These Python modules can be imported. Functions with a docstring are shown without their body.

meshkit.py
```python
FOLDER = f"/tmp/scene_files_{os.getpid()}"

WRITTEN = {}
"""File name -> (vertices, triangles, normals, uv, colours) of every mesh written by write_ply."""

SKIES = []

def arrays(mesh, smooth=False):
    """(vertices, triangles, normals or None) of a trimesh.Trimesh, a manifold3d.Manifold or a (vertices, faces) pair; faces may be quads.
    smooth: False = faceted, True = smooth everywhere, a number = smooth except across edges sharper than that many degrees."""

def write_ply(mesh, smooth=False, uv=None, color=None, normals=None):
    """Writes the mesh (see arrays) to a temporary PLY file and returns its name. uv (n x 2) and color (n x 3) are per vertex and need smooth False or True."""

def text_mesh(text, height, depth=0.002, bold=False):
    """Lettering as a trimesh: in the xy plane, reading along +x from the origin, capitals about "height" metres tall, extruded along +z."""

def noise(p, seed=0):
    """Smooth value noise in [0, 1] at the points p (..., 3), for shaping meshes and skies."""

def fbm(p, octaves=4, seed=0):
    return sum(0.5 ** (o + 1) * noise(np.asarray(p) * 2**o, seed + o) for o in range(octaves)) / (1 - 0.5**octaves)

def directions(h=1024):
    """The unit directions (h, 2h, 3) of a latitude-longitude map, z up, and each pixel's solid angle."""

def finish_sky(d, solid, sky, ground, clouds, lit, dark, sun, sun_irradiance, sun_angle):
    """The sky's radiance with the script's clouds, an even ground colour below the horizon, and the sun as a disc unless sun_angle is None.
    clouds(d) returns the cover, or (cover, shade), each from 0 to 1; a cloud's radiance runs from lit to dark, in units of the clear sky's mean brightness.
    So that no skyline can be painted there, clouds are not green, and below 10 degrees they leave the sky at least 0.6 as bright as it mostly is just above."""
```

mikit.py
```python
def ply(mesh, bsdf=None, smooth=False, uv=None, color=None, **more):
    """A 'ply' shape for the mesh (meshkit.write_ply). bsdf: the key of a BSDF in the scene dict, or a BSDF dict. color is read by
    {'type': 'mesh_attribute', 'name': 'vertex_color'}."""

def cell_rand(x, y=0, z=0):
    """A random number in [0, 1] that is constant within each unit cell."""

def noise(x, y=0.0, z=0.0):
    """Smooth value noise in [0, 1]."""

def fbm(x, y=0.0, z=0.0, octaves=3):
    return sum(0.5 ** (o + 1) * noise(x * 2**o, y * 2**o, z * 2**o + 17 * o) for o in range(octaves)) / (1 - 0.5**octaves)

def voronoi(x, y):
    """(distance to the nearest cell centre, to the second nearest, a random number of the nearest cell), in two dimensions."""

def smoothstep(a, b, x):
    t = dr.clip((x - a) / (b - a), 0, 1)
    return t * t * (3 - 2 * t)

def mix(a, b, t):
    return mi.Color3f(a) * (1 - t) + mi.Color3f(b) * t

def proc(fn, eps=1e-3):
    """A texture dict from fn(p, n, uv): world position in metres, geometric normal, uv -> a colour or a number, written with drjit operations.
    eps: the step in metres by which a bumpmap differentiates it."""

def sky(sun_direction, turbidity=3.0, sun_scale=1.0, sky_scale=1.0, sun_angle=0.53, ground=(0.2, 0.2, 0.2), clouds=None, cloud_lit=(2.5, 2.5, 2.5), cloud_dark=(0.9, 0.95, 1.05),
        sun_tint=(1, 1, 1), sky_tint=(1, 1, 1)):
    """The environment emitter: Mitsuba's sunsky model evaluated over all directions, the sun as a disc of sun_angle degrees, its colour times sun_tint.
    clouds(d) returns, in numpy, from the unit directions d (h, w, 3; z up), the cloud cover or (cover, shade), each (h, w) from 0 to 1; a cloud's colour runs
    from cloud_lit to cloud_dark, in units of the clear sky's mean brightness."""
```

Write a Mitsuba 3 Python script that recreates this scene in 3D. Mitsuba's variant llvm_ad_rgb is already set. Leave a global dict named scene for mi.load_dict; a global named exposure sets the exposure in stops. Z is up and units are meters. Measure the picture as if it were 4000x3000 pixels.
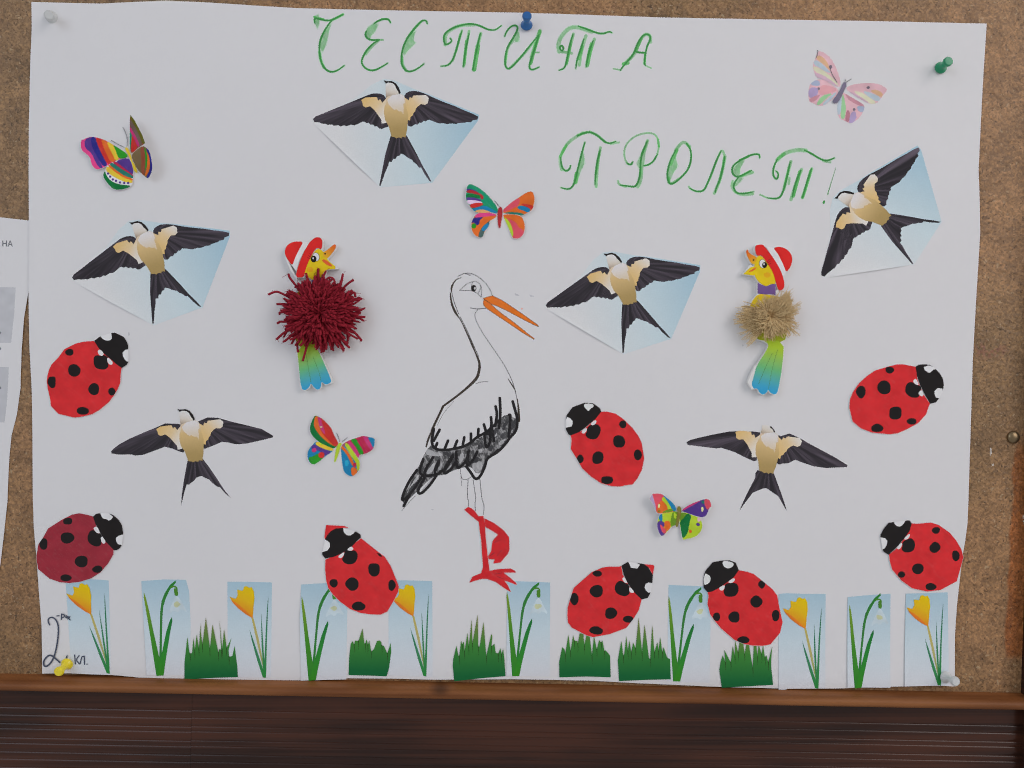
import math, random
import numpy as np
import trimesh
import drjit as dr
import mitsuba as mi
import mikit, meshkit
from mikit import proc, noise, fbm, voronoi, smoothstep, mix
from shapely.geometry import Polygon, LineString, Point
from shapely.ops import unary_union
from shapely import affinity

T = mi.ScalarTransform4f
rng = np.random.default_rng(7)
random.seed(7)
scene, labels = {}, {}

# ------------------------------------------------------------------ camera, light, exposure
D = 0.62                      # camera stands 62 cm in front of the board (the board face is y = 0, x right, z up)
W = 0.755                     # width of the board in view
S = W / 4000.0
exposure = 0.0
scene['camera'] = {'type': 'perspective', 'fov': math.degrees(2 * math.atan(W / 2 / D)), 'fov_axis': 'x', 'near_clip': 0.02, 'far_clip': 50.0,
                   'to_world': T().look_at(origin=[0, -D, 0], target=[0, 0, 0], up=[0, 0, 1])}


def window(name, pos, w, h, rgb, aim=(0, 0, 0)):
    scene[name] = {'type': 'rectangle', 'to_world': T().look_at(origin=list(pos), target=list(aim), up=[0, 0, 1]) @ T().scale([w / 2, h / 2, 1]),
                   'bsdf': {'type': 'diffuse', 'reflectance': {'type': 'rgb', 'value': 0.5}},
                   'emitter': {'type': 'area', 'radiance': {'type': 'rgb', 'value': list(rgb)}}}


window('window', (-1.35, -1.75, 0.75), 1.2, 1.5, (1.38, 1.56, 1.82))
window('window_001', (1.45, -1.45, 0.85), 1.1, 1.4, (3.25, 3.02, 2.96))
scene['room_light'] = {'type': 'constant', 'radiance': {'type': 'rgb', 'value': [0.405, 0.405, 0.418]}}
labels['window'] = {'label': 'tall cool daylight window to the left of the board', 'kind': 'structure'}
labels['window_001'] = {'label': 'tall warmer daylight window to the right of the board', 'kind': 'structure'}


# ------------------------------------------------------------------ materials
ILLUM = 0.665


def alb(c):
    c = np.asarray(c, float) / 255.0
    lin = np.where(c <= 0.04045, c / 12.92, ((c + 0.055) / 1.055) ** 2.4)
    return np.clip(lin / ILLUM, 0.004, 0.86)


INK = {
    'black': (36, 34, 34), 'pencil': (80, 80, 83), 'graphite': (60, 60, 62), 'wash': (70, 70, 71), 'marker': (38, 37, 38), 'brownblack': (60, 54, 48),
    'white': (200, 200, 202), 'offwhite': (196, 198, 196), 'red': (190, 46, 49), 'crimson': (138, 46, 56), 'legred': (186, 42, 46), 'orangebeak': (204, 104, 40),
    'hatred': (196, 44, 42), 'yellow': (210, 174, 34), 'cheek': (218, 150, 34), 'beakorange': (212, 110, 42), 'mouth': (196, 90, 50), 'violet': (104, 80, 132),
    'b_pink': (206, 66, 122), 'b_purple': (78, 54, 124), 'b_navy': (46, 44, 118), 'b_red': (182, 50, 46), 'b_orange': (206, 98, 42), 'b_yellow': (218, 174, 56),
    'b_green': (44, 134, 40), 'b_dkgreen': (26, 104, 54), 'b_teal': (32, 132, 96), 'b_blue': (34, 116, 156), 'b_lime': (162, 186, 50), 'b_crimson': (168, 42, 72),
    'b_rust': (136, 74, 54), 'b_brown': (112, 94, 66), 'b_greybrown': (108, 88, 80), 'b_olive': (98, 136, 40), 'b_greenbrown': (96, 92, 36), 'b_magenta': (178, 56, 108),
    'b_peach': (222, 152, 100), 'b_palepink': (208, 176, 208), 'b_cyan': (40, 150, 180), 'b_bodyred': (154, 48, 52), 'b_bodyolive': (118, 112, 50), 'b_bodyyellow': (196, 172, 50),
    'b_bluegreen': (40, 110, 96), 'b_rose': (196, 76, 90), 'b_cream': (222, 196, 140), 'b_slate': (70, 92, 88),
    'p_pink': (198, 162, 168), 'p_orange': (192, 156, 124), 'p_blue': (164, 176, 184), 'p_yellow': (190, 189, 163), 'p_mauve': (184, 156, 170), 'p_purple': (158, 142, 174),
    'p_rose': (176, 128, 138), 'p_green': (140, 180, 136), 'p_salmon': (196, 146, 150), 'p_maroon': (164, 112, 124), 'p_bluegrey': (150, 158, 178), 'p_body': (110, 104, 122),
    'p_dark': (112, 100, 112),
    'washlight': (150, 150, 151),
    'g_line': (60, 130, 68), 'g_faint': (118, 160, 122), 'g_mid': (84, 166, 88), 'g_light': (122, 172, 125), 'g_halo': (172, 190, 174), 'pen': (66, 72, 86),
    'grassline': (44, 66, 36), 'snowpetal': (176, 190, 195), 'snowheart': (178, 184, 148), 'budgreen': (70, 120, 44), 'notegrey': (170, 171, 174), 'notetext': (108, 110, 114),
    'crocusline': (176, 168, 110), 'smudge': (172, 172, 176), 'reddot': (208, 130, 110), 'tailline': (70, 120, 60),
}
NAMES = list(INK)
ALB = np.array([alb(INK[n]) for n in NAMES], np.float32)
GRAD = {
    'sky_swallow': [(148, 175, 187), (178, 192, 196), (193, 194, 194)],
    'sky_card': [(148, 173, 185), (176, 190, 196), (190, 191, 195)],
    'breast': [(198, 196, 196), (190, 164, 116), (152, 130, 84)],
    'patch': [(196, 166, 110), (200, 176, 136), (200, 196, 190)],
    'head': [(198, 198, 196), (190, 182, 170), (140, 118, 94)],
    'crocus': [(206, 172, 24), (212, 162, 34), (200, 124, 38)],
    'leaf': [(112, 138, 46), (62, 124, 42), (46, 118, 44)],
    'leaf2': [(34, 104, 52), (44, 122, 50), (52, 124, 36)],
    'stem': [(44, 116, 48), (56, 112, 58), (46, 116, 50)],
    'cstem': [(166, 154, 84), (158, 154, 100), (98, 130, 70)],
    'cleaf': [(46, 104, 80), (60, 120, 84), (44, 122, 56)],
    'grass': [(112, 116, 66), (58, 118, 52), (28, 92, 52)],
    'tailbird': [(150, 176, 50), (96, 164, 110), (52, 142, 184)],
    'bodybird': [(204, 174, 44), (188, 174, 48), (146, 160, 44)],
    'upperbeak': [(198, 84, 40), (212, 120, 44), (216, 160, 46)],
}
GN = list(GRAD)
GA = np.array([[alb(c) for c in GRAD[n]] for n in GN], np.float32)


def gather3(arr, idx):
    return mi.Color3f(*[dr.gather(mi.Float, mi.Float(np.ascontiguousarray(arr[:, k])), idx) for k in range(3)])


def ink_fn(p, n, uv):
    idx = mi.UInt32(dr.clip(dr.floor(uv.x), 0, len(NAMES) - 1))
    c = gather3(ALB, idx)
    st = dr.clip(uv.y, 0, 1)
    m = fbm(p.x * 160, p.z * 160, 3.0, octaves=3)
    c = c * (1 + (m - 0.5) * (0.16 + 0.34 * st))
    tooth = noise(p.x * 2300, p.z * 2300, 1.0)
    streak = noise((p.x + p.z) * 1100, (p.x - p.z) * 190, 5.0)
    w = st * (0.09 * smoothstep(0.66, 1.0, streak) + 0.14 * smoothstep(0.75, 1.0, tooth))
    grain = smoothstep(1.1, 2.0, uv.y) * smoothstep(0.42, 0.75, 0.6 * fbm(p.x * 520, p.z * 520, 6.0, octaves=2) + 0.4 * noise((p.x + 0.4 * p.z) * 1500, (p.z - 0.4 * p.x) * 420, 2.0))
    return mix(c, (0.72, 0.71, 0.71), dr.maximum(w, 0.48 * grain))


def grad_fn(p, n, uv):
    idx = mi.UInt32(dr.clip(dr.floor(uv.y), 0, len(GN) - 1))
    t = dr.clip(uv.x, 0, 1)
    a, b, c = (gather3(GA[:, k], idx) for k in range(3))
    lo = a * (1 - dr.minimum(2 * t, 1)) + b * dr.minimum(2 * t, 1)
    hi = b * (1 - dr.maximum(2 * t - 1, 0)) + c * dr.maximum(2 * t - 1, 0)
    o = dr.select(t < 0.5, lo, hi)
    return o * (0.97 + 0.06 * noise(p.x * 1900, p.z * 1900, 2.0))


DARKF, LIGHTF = tuple(float(q) for q in alb((46, 44, 47))), tuple(float(q) for q in alb((92, 84, 94)))


def feather_fn(p, n, uv):
    s = noise(uv.x * 15.0, 0.5, 0.3)
    s2 = noise(uv.x * 42.0, uv.y * 4, 1.3)
    k = smoothstep(0.35, 0.9, 0.7 * s + 0.3 * s2)
    return mix(DARKF, LIGHTF, k)


def paper_fn(p, n, uv):
    f = fbm(p.x * 1500, p.z * 1500, 1.0, octaves=2)
    b = fbm(p.x * 12 + 4, p.z * 12, 2.0, octaves=2)
    return mi.Color3f(0.79, 0.785, 0.79) * (0.988 + 0.024 * f) * (0.99 + 0.02 * b)


def cork_fn(p, n, uv):
    x, z = p.x, p.z
    warm = fbm(x * 9 + 3, z * 7, 4.0, octaves=3)
    base = fbm(x * 70 + 2 * warm, z * 70, 1.0, octaves=5)
    d1, d2, r = voronoi(x * 520 + 2.5 * noise(x * 300, z * 300, 1.0), z * 520 + 2.5 * noise(x * 300, z * 300, 9.0))
    fine = fbm(x * 900, z * 900, 2.0, octaves=2)
    c = mix((0.252, 0.146, 0.066), (0.318, 0.172, 0.078), smoothstep(0.35, 0.65, warm))
    c = c * (0.70 + 0.60 * base) * (0.78 + 0.44 * r) * (0.60 + 0.80 * fine)
    sp = noise(x * 640, z * 640, 7.0) * 0.65 + 0.35 * noise(x * 1300, z * 1300, 3.0)
    c = mix(c, (0.05, 0.028, 0.014), 0.65 * smoothstep(0.28, 0.15, sp))
    c = mix(c, (0.52, 0.40, 0.25), 0.5 * smoothstep(0.78, 0.88, noise(x * 430 + 5, z * 430, 2.0) * 0.7 + 0.3 * noise(x * 1200, z * 1200, 5.0)))
    # old orange varnish run down the right-hand side of the board
    xe = 0.3705 + (z + 0.045) * 0.047 + 0.003 * (noise(z * 90, 1.0, 2.0) - 0.5)
    st = smoothstep(-0.0012, 0.0016, x - xe) * smoothstep(-0.205, -0.198, z) * smoothstep(-0.035, -0.055, z)
    c = mix(c, c * mi.Color3f(1.12, 0.66, 0.36), 0.9 * st)
    # faint red crayon smear beside the poster
    ms = smoothstep(0.02, 0.0, dr.sqrt(dr.square(x - 0.352) + dr.square((z - 0.025) * 2)))
    c = mix(c, (0.36, 0.10, 0.09), 0.35 * ms * smoothstep(0.4, 0.7, noise(x * 500, z * 500, 8.0)))
    # scratches with white filler
    for (sx, sz, sw, sh) in ((0.3705, -0.0385, 0.0011, 0.0042), (0.3795 - 0.0025, -0.100, 0.0010, 0.0036), (0.3530, -0.0500, 0.0008, 0.0035), (0.3545, -0.0595, 0.0010, 0.001)):
        m = smoothstep(1.2, 0.6, dr.sqrt(dr.square((x - sx + 0.0 * z) / sw) + dr.square((z - sz) / sh))) * smoothstep(0.3, 0.6, noise(x * 1600, z * 900, 3.0))
        c = mix(c, (0.72, 0.68, 0.62), m)
    return c


def cork_bump(p, n, uv):
    d1, d2, r = voronoi(p.x * 420, p.z * 420)
    return 0.0005 * (r * 0.4 + 1.0 * fbm(p.x * 500, p.z * 500, 1.0, octaves=3) + 0.3 * d1)


def rail_fn(p, n, uv):
    g = fbm(p.x * 9, p.z * 420 + 3 * fbm(p.x * 5, p.z * 20, 0.0), p.y * 300, octaves=4)
    b = fbm(p.x * 14, p.z * 60, p.y * 60, octaves=3)
    c = mix((0.140, 0.045, 0.012), (0.290, 0.112, 0.036), smoothstep(0.25, 0.75, 0.35 * g + 0.65 * b))
    k = dr.sqrt(dr.square((p.x + 0.052) / 0.008) + dr.square((p.z + 0.2215) / 0.004))
    c = mix(c * 0.42, c, smoothstep(0.1, 1.3, k))
    return c


def panel_fn(p, n, uv):
    g = fbm(p.x * 7, p.z * 500, 1.0, octaves=4)
    b = fbm(p.x * 10 + 5, p.z * 40, 2.0, octaves=3)
    c = mix((0.022, 0.008, 0.005), (0.070, 0.023, 0.012), smoothstep(0.3, 0.75, 0.4 * g + 0.6 * b))
    return c


def panel_rough(p, n, uv):
    return 0.10 + 0.22 * fbm(p.x * 30, p.z * 300, 1.0, octaves=3)


def yarn_fn(p, n, uv):
    tw = noise(uv.x * 34 + uv.y * 2, uv.y * 3, 2.0)
    v = noise(uv.y * 7.3, 0.5, 0.5)
    return mix((0.17, 0.011, 0.022), (0.42, 0.032, 0.050), 0.25 + 0.4 * tw + 0.35 * v)


def wool_fn(p, n, uv):
    v = noise(uv.y * 7.3, uv.x * 6, 0.5)
    return mix((0.52, 0.37, 0.18), (0.90, 0.71, 0.41), v)


scene['paper'] = {'type': 'twosided', 'bsdf': {'type': 'diffuse', 'reflectance': proc(paper_fn)}}
scene['ink'] = {'type': 'twosided', 'bsdf': {'type': 'diffuse', 'reflectance': proc(ink_fn)}}
scene['print'] = {'type': 'twosided', 'bsdf': {'type': 'diffuse', 'reflectance': proc(grad_fn)}}
scene['feather'] = {'type': 'twosided', 'bsdf': {'type': 'diffuse', 'reflectance': proc(feather_fn)}}
scene['cork'] = {'type': 'twosided', 'bsdf': {'type': 'bumpmap', 'arbitrary': {**proc(cork_bump, eps=3e-4)}, 'scale': 1.0,
                 'bsdf': {'type': 'principled', 'base_color': proc(cork_fn), 'roughness': 0.46, 'specular': 0.40}}}
scene['rail_wood'] = {'type': 'twosided', 'bsdf': {'type': 'principled', 'base_color': proc(rail_fn), 'roughness': 0.5, 'specular': 0.25}}
scene['panel_wood'] = {'type': 'twosided', 'bsdf': {'type': 'principled', 'base_color': proc(panel_fn), 'roughness': proc(panel_rough), 'specular': 0.34}}
scene['yarn'] = {'type': 'twosided', 'bsdf': {'type': 'diffuse', 'reflectance': proc(yarn_fn)}}
scene['wool'] = {'type': 'twosided', 'bsdf': {'type': 'diffuse', 'reflectance': proc(wool_fn)}}
scene['foam'] = {'type': 'twosided', 'bsdf': {'type': 'diffuse', 'reflectance': {'type': 'rgb', 'value': [0.80, 0.80, 0.78]}}}


def plastic(rgb, rough=0.22):
    return {'type': 'principled', 'base_color': {'type': 'rgb', 'value': list(rgb)}, 'roughness': rough, 'specular': 0.5}


scene['plastic_blue'] = plastic((0.022, 0.125, 0.36))
scene['plastic_green'] = plastic((0.010, 0.27, 0.12))
scene['plastic_yellow'] = plastic((0.86, 0.70, 0.03))
scene['plastic_clear'] = plastic((0.62, 0.64, 0.63), 0.12)
scene['steel'] = {'type': 'principled', 'base_color': {'type': 'rgb', 'value': [0.6, 0.6, 0.6]}, 'metallic': 1.0, 'roughness': 0.3}
scene['brass'] = {'type': 'principled', 'base_color': {'type': 'rgb', 'value': [0.24, 0.175, 0.10]}, 'metallic': 0.9, 'roughness': 0.34}


# ------------------------------------------------------------------ geometry helpers
class V:
    """Reads positions measured on the board: an origin and a scale, giving (x, z) in metres on the board's face."""
    def __init__(self, ox, oy, k):
        self.ox, self.oy, self.k = ox, oy, k

    def __call__(self, pts):
        a = np.asarray(pts, float)
        return np.stack([(self.ox + a[..., 0] / self.k - 2000) * S, (1500 - self.oy - a[..., 1] / self.k) * S], -1)

    def l(self, w):
        return w / self.k * S


NAT = V(0, 0, 1.0)


def wave(x, z):
    """How far the poster stands off the board, in metres: it lies in gentle waves and lifts along its lower edge between the pins."""
    h = 2.0 + 0.9 * np.sin(9 * x + 1.3) * np.sin(7 * z + 0.4) + 0.42 * np.sin(23 * x + 5 * z) + 0.26 * np.sin(31 * z - 11 * x + 1) + 0.10 * np.sin(52 * x + 17 * z + 2)
    h = h + 1.5 * np.exp(-np.maximum(z + 0.219, 0) / 0.022) * (0.55 + 0.45 * np.sin(21 * x + 2.2))
    h = h + 0.9 * np.exp(-np.maximum(x + 0.352, 0) / 0.018) * (0.5 + 0.5 * np.sin(13 * z + 1.0))
    h = h + 1.1 * np.exp(-np.maximum(0.348 - x, 0) / 0.02) * (0.5 + 0.5 * np.sin(15 * z + 2.0))
    return h * 1e-3


def chaikin(pts, n=1, closed=True):
    p = np.asarray(pts, float)
    for _ in range(n):
        if closed:
            q = np.roll(p, -1, axis=0)
            p = np.stack([0.75 * p + 0.25 * q, 0.25 * p + 0.75 * q], 1).reshape(-1, 2)
        else:
            m = np.stack([0.75 * p[:-1] + 0.25 * p[1:], 0.25 * p[:-1] + 0.75 * p[1:]], 1).reshape(-1, 2)
            p = np.vstack([p[:1], m, p[-1:]])
    return p


def P(pts):
    g = Polygon(pts)
    return g if g.is_valid else g.buffer(0)


def ell(c, rx, rz, rot=0.0, jit=0.0, n=22):
    a = np.arange(n) * 2 * np.pi / n
    r = 1 + jit * (np.interp(a, np.linspace(0, 2 * np.pi, 9), np.append(q := rng.uniform(-1, 1, 8), q[0])))
    x, y = rx * np.cos(a) * r, rz * np.sin(a) * r
    return P(np.stack([c[0] + x * math.cos(rot) - y * math.sin(rot), c[1] + x * math.sin(rot) + y * math.cos(rot)], 1))


def stroke(pts, w, n=2):
    """A drawn line: pts in metres, w its width, or (start, middle, end) widths."""
    p = chaikin(pts, n, closed=False)
    if np.isscalar(w):
        return LineString(p).buffer(w / 2, quad_segs=4)
    t = np.r_[0, np.cumsum(np.linalg.norm(np.diff(p, axis=0), axis=1))]
    r = np.interp(t / t[-1], np.linspace(0, 1, len(w)), w) / 2
    return unary_union([unary_union([Point(a).buffer(ra, 4), Point(b).buffer(rb, 4)]).convex_hull for a, b, ra, rb in zip(p[:-1], p[1:], r[:-1], r[1:])])


def sheet(g, h0, t, edge=0.009, hf=None, hc=0.0):
    """A paper-thin piece of outline g lying h0 above the poster, t thick; follows the poster's waves (or hf(x, z))."""
    parts = [q for q in getattr(g, 'geoms', [g]) if isinstance(q, Polygon) and q.area > 1e-9]
    ms = []
    for q in parts:
        q = q.simplify(2e-5)
        if q.is_empty or not isinstance(q, Polygon):
            continue
        m = trimesh.creation.extrude_polygon(q, t, engine='earcut')
        v, f = trimesh.remesh.subdivide_to_size(m.vertices, m.faces, edge, max_iter=12)
        ms.append(trimesh.Trimesh(v, f, process=False))
    m = trimesh.util.concatenate(ms)
    v = np.array(m.vertices)
    lift = wave(v[:, 0], v[:, 1]) if hf is None else hf(v[:, 0], v[:, 1])
    s = (D - hc) / D
    return trimesh.Trimesh(np.stack([v[:, 0] * s, -(lift + h0 + v[:, 2]), v[:, 1] * s], 1), m.faces, process=False)


def key(parent, name):
    base = f'{parent}__{name}' if parent else name
    k, i = base, 0
    while k in scene or k in labels or k in USED:
        i += 1
        k = f'{base}_{i:03d}'
    USED.add(k)
    return k


USED = set()


def tag(k, label=None, cat=None, group=None, kind=None):
    labels[k] = {a: b for a, b in (('label', label), ('category', cat), ('group', group), ('kind', kind)) if b}


def thing(name, label, cat, group=None):
    k = key(None, name)
    tag(k, label, cat, group)
    return k


def put(parent, name, mesh, bsdf, uv=None, smooth=False):
    k = key(parent, name)
    scene[k] = mikit.ply(mesh, bsdf, smooth=smooth, uv=uv)
    return k


MM = 1e-3


def inked(parent, name, g, color, h0, t=0.06 * MM, st=0.0, as_key=None, **kw):
    m = sheet(g, h0, t, **kw)
    uv = np.tile([NAMES.index(color) + 0.5, st], (len(m.vertices), 1))
    k = as_key or key(parent, name)
    scene[k] = mikit.ply(m, 'ink', uv=uv)
    return k


def printed(parent, name, g, grad, h0, a, b, t=0.06 * MM, as_key=None, **kw):
    """A printed piece whose colour runs from point a to point b (metres)."""
    m = sheet(g, h0, t, **kw)
    a, b = np.asarray(a, float), np.asarray(b, float)
    s = (D - kw.get('hc', 0.0)) / D
    p = np.stack([m.vertices[:, 0], m.vertices[:, 2]], 1) / s
    tt = ((p - a) @ (b - a)) / ((b - a) @ (b - a))
    uv = np.stack([np.clip(tt, 0, 1), np.full(len(tt), GN.index(grad) + 0.5)], 1)
    k = as_key or key(parent, name)
    scene[k] = mikit.ply(m, 'print', uv=uv)
    return k


def feathered(parent, name, g, h0, c, t=0.06 * MM):
    m = sheet(g, h0, t)
    d = np.stack([m.vertices[:, 0] - c[0], m.vertices[:, 2] - c[1]], 1)
    a = np.arctan2(d[:, 1], d[:, 0])
    a = np.where(a < -math.pi / 2 - 1e-6, a + 2 * math.pi, a) if c[2] else a
    uv = np.stack([a + c[3], np.linalg.norm(d, axis=1) / 0.05], 1)
    k = key(parent, name)
    scene[k] = mikit.ply(m, 'feather', uv=uv)
    return k


def paper(parent, name, g, h0, t=0.15 * MM, as_key=None, **kw):
    k = as_key or key(parent, name)
    scene[k] = mikit.ply(sheet(g, h0, t, **kw), 'paper')
    return k


# ------------------------------------------------------------------ the board, its rail and the panelling below
board = thing('notice_board', 'brown pressed-cork notice board that carries the white poster', 'notice board')
bm = trimesh.creation.box(extents=(1.5, 0.012, 1.0))
bm.apply_translation((0, 0.006, 0.27))
put(board, 'cork_sheet', bm, 'cork')


def extruded_profile(prof, x0, x1):
    """prof: (height off the board, z) points, swept along x."""
    g = Polygon(prof)
    m = trimesh.creation.extrude_polygon(g, x1 - x0, engine='earcut')
    v = np.array(m.vertices)
    return trimesh.Trimesh(np.stack([x0 + v[:, 2], -v[:, 0], v[:, 1]], 1), m.faces[:, ::-1], process=False)


TILT = T().translate([0, 0, -0.2205]).rotate([0, 1, 0], 1.09)
a = np.linspace(0, np.pi, 22)
prof = [(0.0, 0.0), (0.0045, -0.0003)] + [(0.0045 + 0.0088 * math.sin(q) ** 0.8, -0.0008 - 0.0088 * (1 - math.cos(q)) / 2) for q in a[1:-1]] + [(0.0045, -0.0098), (0.0, -0.0098)]
rm = extruded_profile(prof, -0.75, 0.75)
k = put(board, 'bottom_rail', rm, 'rail_wood', smooth=35)
scene[k]['to_world'] = TILT
labels[k] = {'label': 'rounded orange-brown wooden rail along the lower edge'}
sm = trimesh.creation.box(extents=(0.03, 0.012, 0.9))
sm.apply_translation((0.015, -0.006, 0.2205 + 0.235))
k = put(board, 'side_rail', sm, 'panel_wood')
scene[k]['to_world'] = T().translate([0.3752, 0, -0.2265]).rotate([0, 1, 0], 1.9) @ T().translate([0, 0, -0.2205])

wains = thing('wall_panelling', 'dark brown varnished wall panelling with fine horizontal reeds below the board', 'panelling')


def reeds(shift):
    z, pts, i = 0.0, [], 0
    pts.append((0.002, 0.0))
    pts.append((0.002, -0.0135 + shift))
    z = -0.0135 + shift
    steps = [0.0056, 0.0062, 0.0038, 0.0066, 0.0042, 0.0062, 0.0054, 0.0060, 0.0044, 0.0064, 0.005, 0.0058, 0.0046, 0.006, 0.006]
    for s in steps:
        for q in np.linspace(0, np.pi, 9):
            pts.append((0.0022 + 0.0007 * math.sin(q), z - s * (1 - math.cos(q)) / 2 * 0.93))
        z -= s
    return pts + [(-0.012, z), (-0.012, 0.0)]


PT = T().translate([0, 0, -0.2205 - 0.0101]).rotate([0, 1, 0], 1.09)
for x0, x1, sh in ((-0.75, -0.2350, 0.0), (-0.2347, 0.75, 0.0004)):
    k = put(wains, 'board', extruded_profile(reeds(sh), x0, x1), 'panel_wood', smooth=40)
    scene[k]['to_world'] = PT @ (T() if sh == 0 else T().translate([0, -0.0005, 0]))

# ------------------------------------------------------------------ note at the far left, half out of view
note = thing('paper_note', 'white printed sheet cut off by the left edge of the picture', 'paper')
no = [(-200, 835), (0, 849), (117, 862), (160, 866), (150, 1000), (116, 1123), (97, 1241), (87, 1374), (82, 1517), (67, 1620), (46, 1702), (38, 1784), (34, 1866), (31, 1958), (18, 2081), (5, 2193), (-10, 2290), (-200, 2290)]
flat = lambda x, z: 0.0003 + 0.0006 * np.exp(-np.abs(x + 0.36) / 0.02) * (0.5 + 0.5 * np.sin(40 * z))
g = P(NAT(no))
scene[note] = mikit.ply(sheet(g, 0, 0.15 * MM, hf=flat), 'paper')
inked(note, 'grey_box', P(NAT([(-120, 1120), (64, 1123), (58, 1230), (46, 1340), (-120, 1338)])), 'notegrey', 0.18 * MM, hf=flat)
inked(note, 'grey_box', P(NAT([(-120, 1432), (37, 1434), (30, 1560), (20, 1650), (-120, 1648)])), 'notegrey', 0.18 * MM, hf=flat)
tm = meshkit.text_mesh('НА', 22 * S, depth=0.05 * MM, bold=True)
tv = np.array(tm.vertices)
o = NAT([8, 963])
tv = np.stack([tv[:, 0] + o[0], -(flat(tv[:, 0] + o[0], tv[:, 1] + o[1]) + 0.2 * MM + tv[:, 2]), tv[:, 1] + o[1]], 1)
scene[key(note, 'lettering')] = mikit.ply(trimesh.Trimesh(tv, tm.faces, process=False), 'ink', uv=np.tile([NAMES.index('notetext') + 0.5, 0], (len(tv), 1)))
for yy in (1300, 1362, 1515):
    inked(note, 'lettering', stroke(NAT([(-4, yy), (3, yy)]), 9 * S, 0), 'notetext', 0.26 * MM, hf=flat)

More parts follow.
